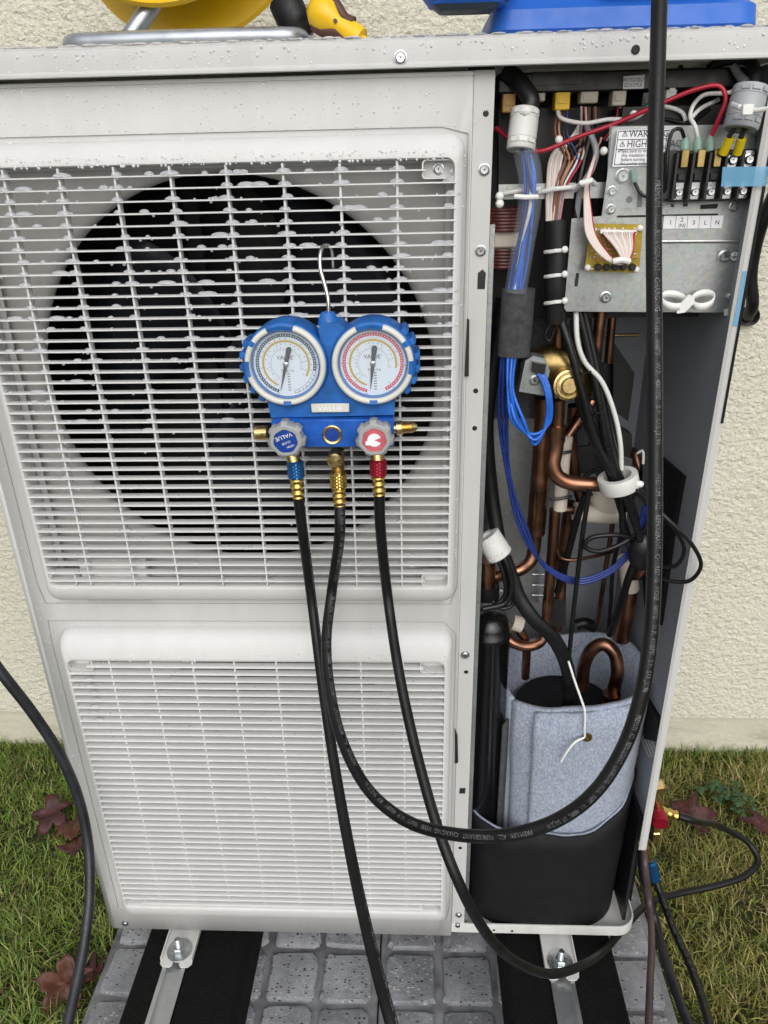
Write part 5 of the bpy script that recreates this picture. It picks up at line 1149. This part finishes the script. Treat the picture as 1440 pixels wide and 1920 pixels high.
# =================================================================== lawn
def field(name, mt, n, sampler, hmin, hmax, wid, cols, bend, seed, label_, cat, seg=3):
    g = np.random.default_rng(seed); P = sampler(g, n); n = len(P)
    h = g.uniform(hmin, hmax, n)*P[:, 3]; az = g.uniform(0, 2*np.pi, n); ln = g.uniform(.25, 1.0, n)*bend; w = g.uniform(.6, 1.3, n)*wid
    d = np.stack([np.cos(az), np.sin(az), 0*az], 1); s = np.stack([-np.sin(az+g.uniform(-.8, .8, n)), np.cos(az), 0*az], 1)
    V = []; 
    for k in range(seg+1):
        t = k/seg; c = P[:, :3] + d*(h*ln*t*t)[:, None]; c[:, 2] += h*(t-.38*ln*t*t)
        ww = w*(1-t)**.7*(1 if k < seg else 0)+.0001
        V += [c - s*ww[:, None]/2, c + s*ww[:, None]/2]
    V = np.stack(V, 1); m = V.shape[1]
    base = (np.arange(n)*m)[:, None]; F = np.concatenate([base+np.array([2*k, 2*k+1, 2*k+3, 2*k+2]) for k in range(seg)], 1).reshape(-1, 4)
    me = bpy.data.meshes.new(name); me.vertices.add(n*m); me.vertices.foreach_set('co', V.reshape(-1).astype(np.float32))
    me.loops.add(F.size); me.loops.foreach_set('vertex_index', F.reshape(-1).astype(np.int32)); me.polygons.add(len(F)); me.polygons.foreach_set('loop_start', (np.arange(len(F))*4).astype(np.int32)); me.update(); me.validate()
    col = np.array(cols)[g.choice(len(cols), n, p=np.array([c[3] for c in cols])/sum(c[3] for c in cols))][:, :3]*g.uniform(.8, 1.5, (n, 1))
    cc = np.ones((n, m, 4), np.float32); cc[:, :, :3] = col[:, None, :]; a = me.color_attributes.new('tint', 'FLOAT_COLOR', 'POINT'); a.data.foreach_set('color', cc.reshape(-1))
    me.materials.append(M[mt]); me.shade_smooth(); o = put(name, me); o['kind'] = 'stuff'; o['label'] = label_; o['category'] = cat; return o
def lumps(x, y): return .5+.25*np.sin(x*23+1.3*np.sin(y*17))+.25*np.sin(y*29+1.7*np.sin(x*13))
def near_side(x0, x1):
    def f(g, n):
        x = g.uniform(x0, x1, n); y = g.uniform(-.75, WY-.005, n); L_ = lumps(x, y); keep = g.random(n) < .45+.55*L_; x, y, L_ = x[keep], y[keep], L_[keep]
        return np.stack([x, y, np.full(len(x), GZ), .55+.75*L_], 1)
    return f
def far(g, n):
    x = g.uniform(-4, 5, n); y = g.uniform(-4.5, WY-.005, n); keep = ~((x > -.75) & (x < 1.75) & (y > -.75)) & ~((x > -.04) & (x < 1.04) & (y > -1.75)); x, y = x[keep], y[keep]
    return np.stack([x, y, np.full(len(x), GZ), np.ones(len(x))], 1)
def edge(g, n):
    x = np.concatenate([g.uniform(-1.2, -.03, n//2), g.uniform(1.0, 2.0, n-n//2)]); y = WY-.002-np.abs(g.normal(0, .03, n)); return np.stack([x, y, np.full(n, GZ), .8+.9*g.random(n)**3], 1)
GC = [(.13, .22, .03, .30), (.20, .30, .05, .26), (.29, .34, .085, .17), (.045, .075, .016, .12), (.36, .32, .15, .09), (.19, .12, .06, .06)]
GR = [(.14, .18, .028, .24), (.24, .25, .05, .23), (.36, .33, .10, .20), (.05, .075, .016, .10), (.40, .34, .16, .14), (.20, .13, .06, .07)]
field('grass', 'grass_blade', 42000, near_side(-.75, -.042), .018, .048, .0030, GC, 1.15, 5, 'short green lawn to the left of the paving', 'grass')
field('grass', 'grass_blade', 42000, near_side(1.045, 1.75), .018, .048, .0030, GR, 1.15, 15, 'yellowed green lawn to the right of the paving', 'grass')
field('grass', 'grass_blade', 60000, far, .03, .06, .007, GC, 1.0, 6, 'short green lawn stretching away in front of the house', 'grass', 2)
field('grass', 'grass_blade', 3500, edge, .02, .05, .0022, GC, .8, 8, 'longer grass growing along the foot of the rendered wall', 'grass')
def mossm(g, n):
    x = np.concatenate([g.uniform(-.9, -.05, n//2), g.uniform(1.05, 1.9, n-n//2)]); y = WY-.003-np.abs(g.normal(0, .022, n)); return np.stack([x, y, np.full(n, GZ), np.ones(n)], 1)
field('moss', 'grass_blade', 16000, mossm, .006, .022, .0016, [(.085, .085, .006, .5), (.055, .06, .006, .5)], .9, 9, 'olive moss along the foot of the rendered wall', 'moss', 2)
# fallen leaves
def maple(name, p, size, rot, tilt, mt, lab, seed):
    q = random.Random(seed); pts = []; N_ = 40
    for k in range(N_):
        a = 2*PI*k/N_; lobe = abs(math.cos(2.5*a)); r = .58+.42*lobe**1.4; r *= 1+.09*math.cos(15*a)+q.uniform(-.08, .08)
        if math.cos(a+PI/2) > .97: r *= .4
        pts.append((r*math.cos(a+PI/2), r*math.sin(a+PI/2)))
    mb = MB(); v = [(0, 0, 0)]; rings = 4
    for j in range(1, rings+1):
        for x, y in pts:
            s = j/rings; z = .16*math.sin(3.5*x*s+seed)+.14*math.cos(5*y*s+seed*2)+.28*s*s*abs(x) ; v.append((x*s, y*s, z))
    E_ = Matrix.Translation(p) @ Matrix.Rotation(rot, 4, 'Z') @ Matrix.Rotation(tilt, 4, 'X'); mb.v = [tuple(E_ @ Vector((x*size, y*size, z*size))) for x, y, z in v]
    for k in range(N_): mb.f.append((0, 1+k, 1+(k+1) % N_))
    for j in range(rings-1):
        for k in range(N_): mb.f.append((1+j*N_+k, 1+(j+1)*N_+k, 1+(j+1)*N_+(k+1) % N_, 1+j*N_+(k+1) % N_))
    o = mb.build(name, mt, None, 1.5); md = o.modifiers.new('t', 'SOLIDIFY'); md.thickness = .0008
    tag(o, lab, 'leaf', 'fallen leaves on the lawn'); return o
LZ = GZ+.035
maple('fallen_leaf', atz(100, 1528, LZ), .050, .4, .3, 'dead_leaf', 'dark red curled leaf at the left lawn, farthest from the paving', 1)
maple('fallen_leaf', atz(138, 1548, LZ), .045, 2.2, -.3, 'brown_leaf', 'brown leaf overlapping the dark red leaf beside the thick cable', 2)
maple('fallen_leaf', atz(145, 1580, LZ), .042, 3.5, .2, 'dead_leaf', 'dark red leaf just below the brown leaf beside the thick cable', 3)
maple('fallen_leaf', atz(122, 1845, LZ), .050, .2, .7, 'brown_leaf', 'brown leaf at the bottom left beside the paving', 4)
maple('fallen_leaf', atz(172, 1825, LZ-.01), .034, 1.2, -.5, 'dead_leaf', 'small dark leaf tucked between the cable and the paving edge', 5)
maple('fallen_leaf', atz(1300, 1528, LZ), .052, .9, .15, 'dead_leaf', 'large dark red leaf behind the hose with the yellow ferrule', 6)
maple('fallen_leaf', atz(1425, 1545, LZ), .05, 2.6, .25, 'dead_leaf', 'dark red leaf at the right edge of the lawn', 7)
# clover
def clover(p, n, seed, lab):
    q = random.Random(seed); mb = MB()
    for _ in range(n):
        c = Vector(p)+Vector((q.gauss(0, .035), q.gauss(0, .03), q.uniform(.0, .015))); a0 = q.uniform(0, 6.28); s = q.uniform(.005, .009)
        for k in range(3):
            a = a0+k*2.09; d = Vector((math.cos(a), math.sin(a), .15+q.uniform(-.2, .3))); mb.dome(c+d*s, s*.95, s*.8, .0015, (d.x*.3, d.y*.3, 1), d, n=7, m=2)
        mb.tube([c, c+Vector((q.uniform(-.01, .01), q.uniform(-.01, .01), -.04))], .0006, 4)
    o = mb.build('clover_plant', 'clover_green', None, 1.5); o['kind'] = 'stuff'; o['label'] = lab; o['category'] = 'clover'
clover(atz(1368, 1502, LZ), 30, 4, 'patch of green clover beside the dark red leaves on the lawn')
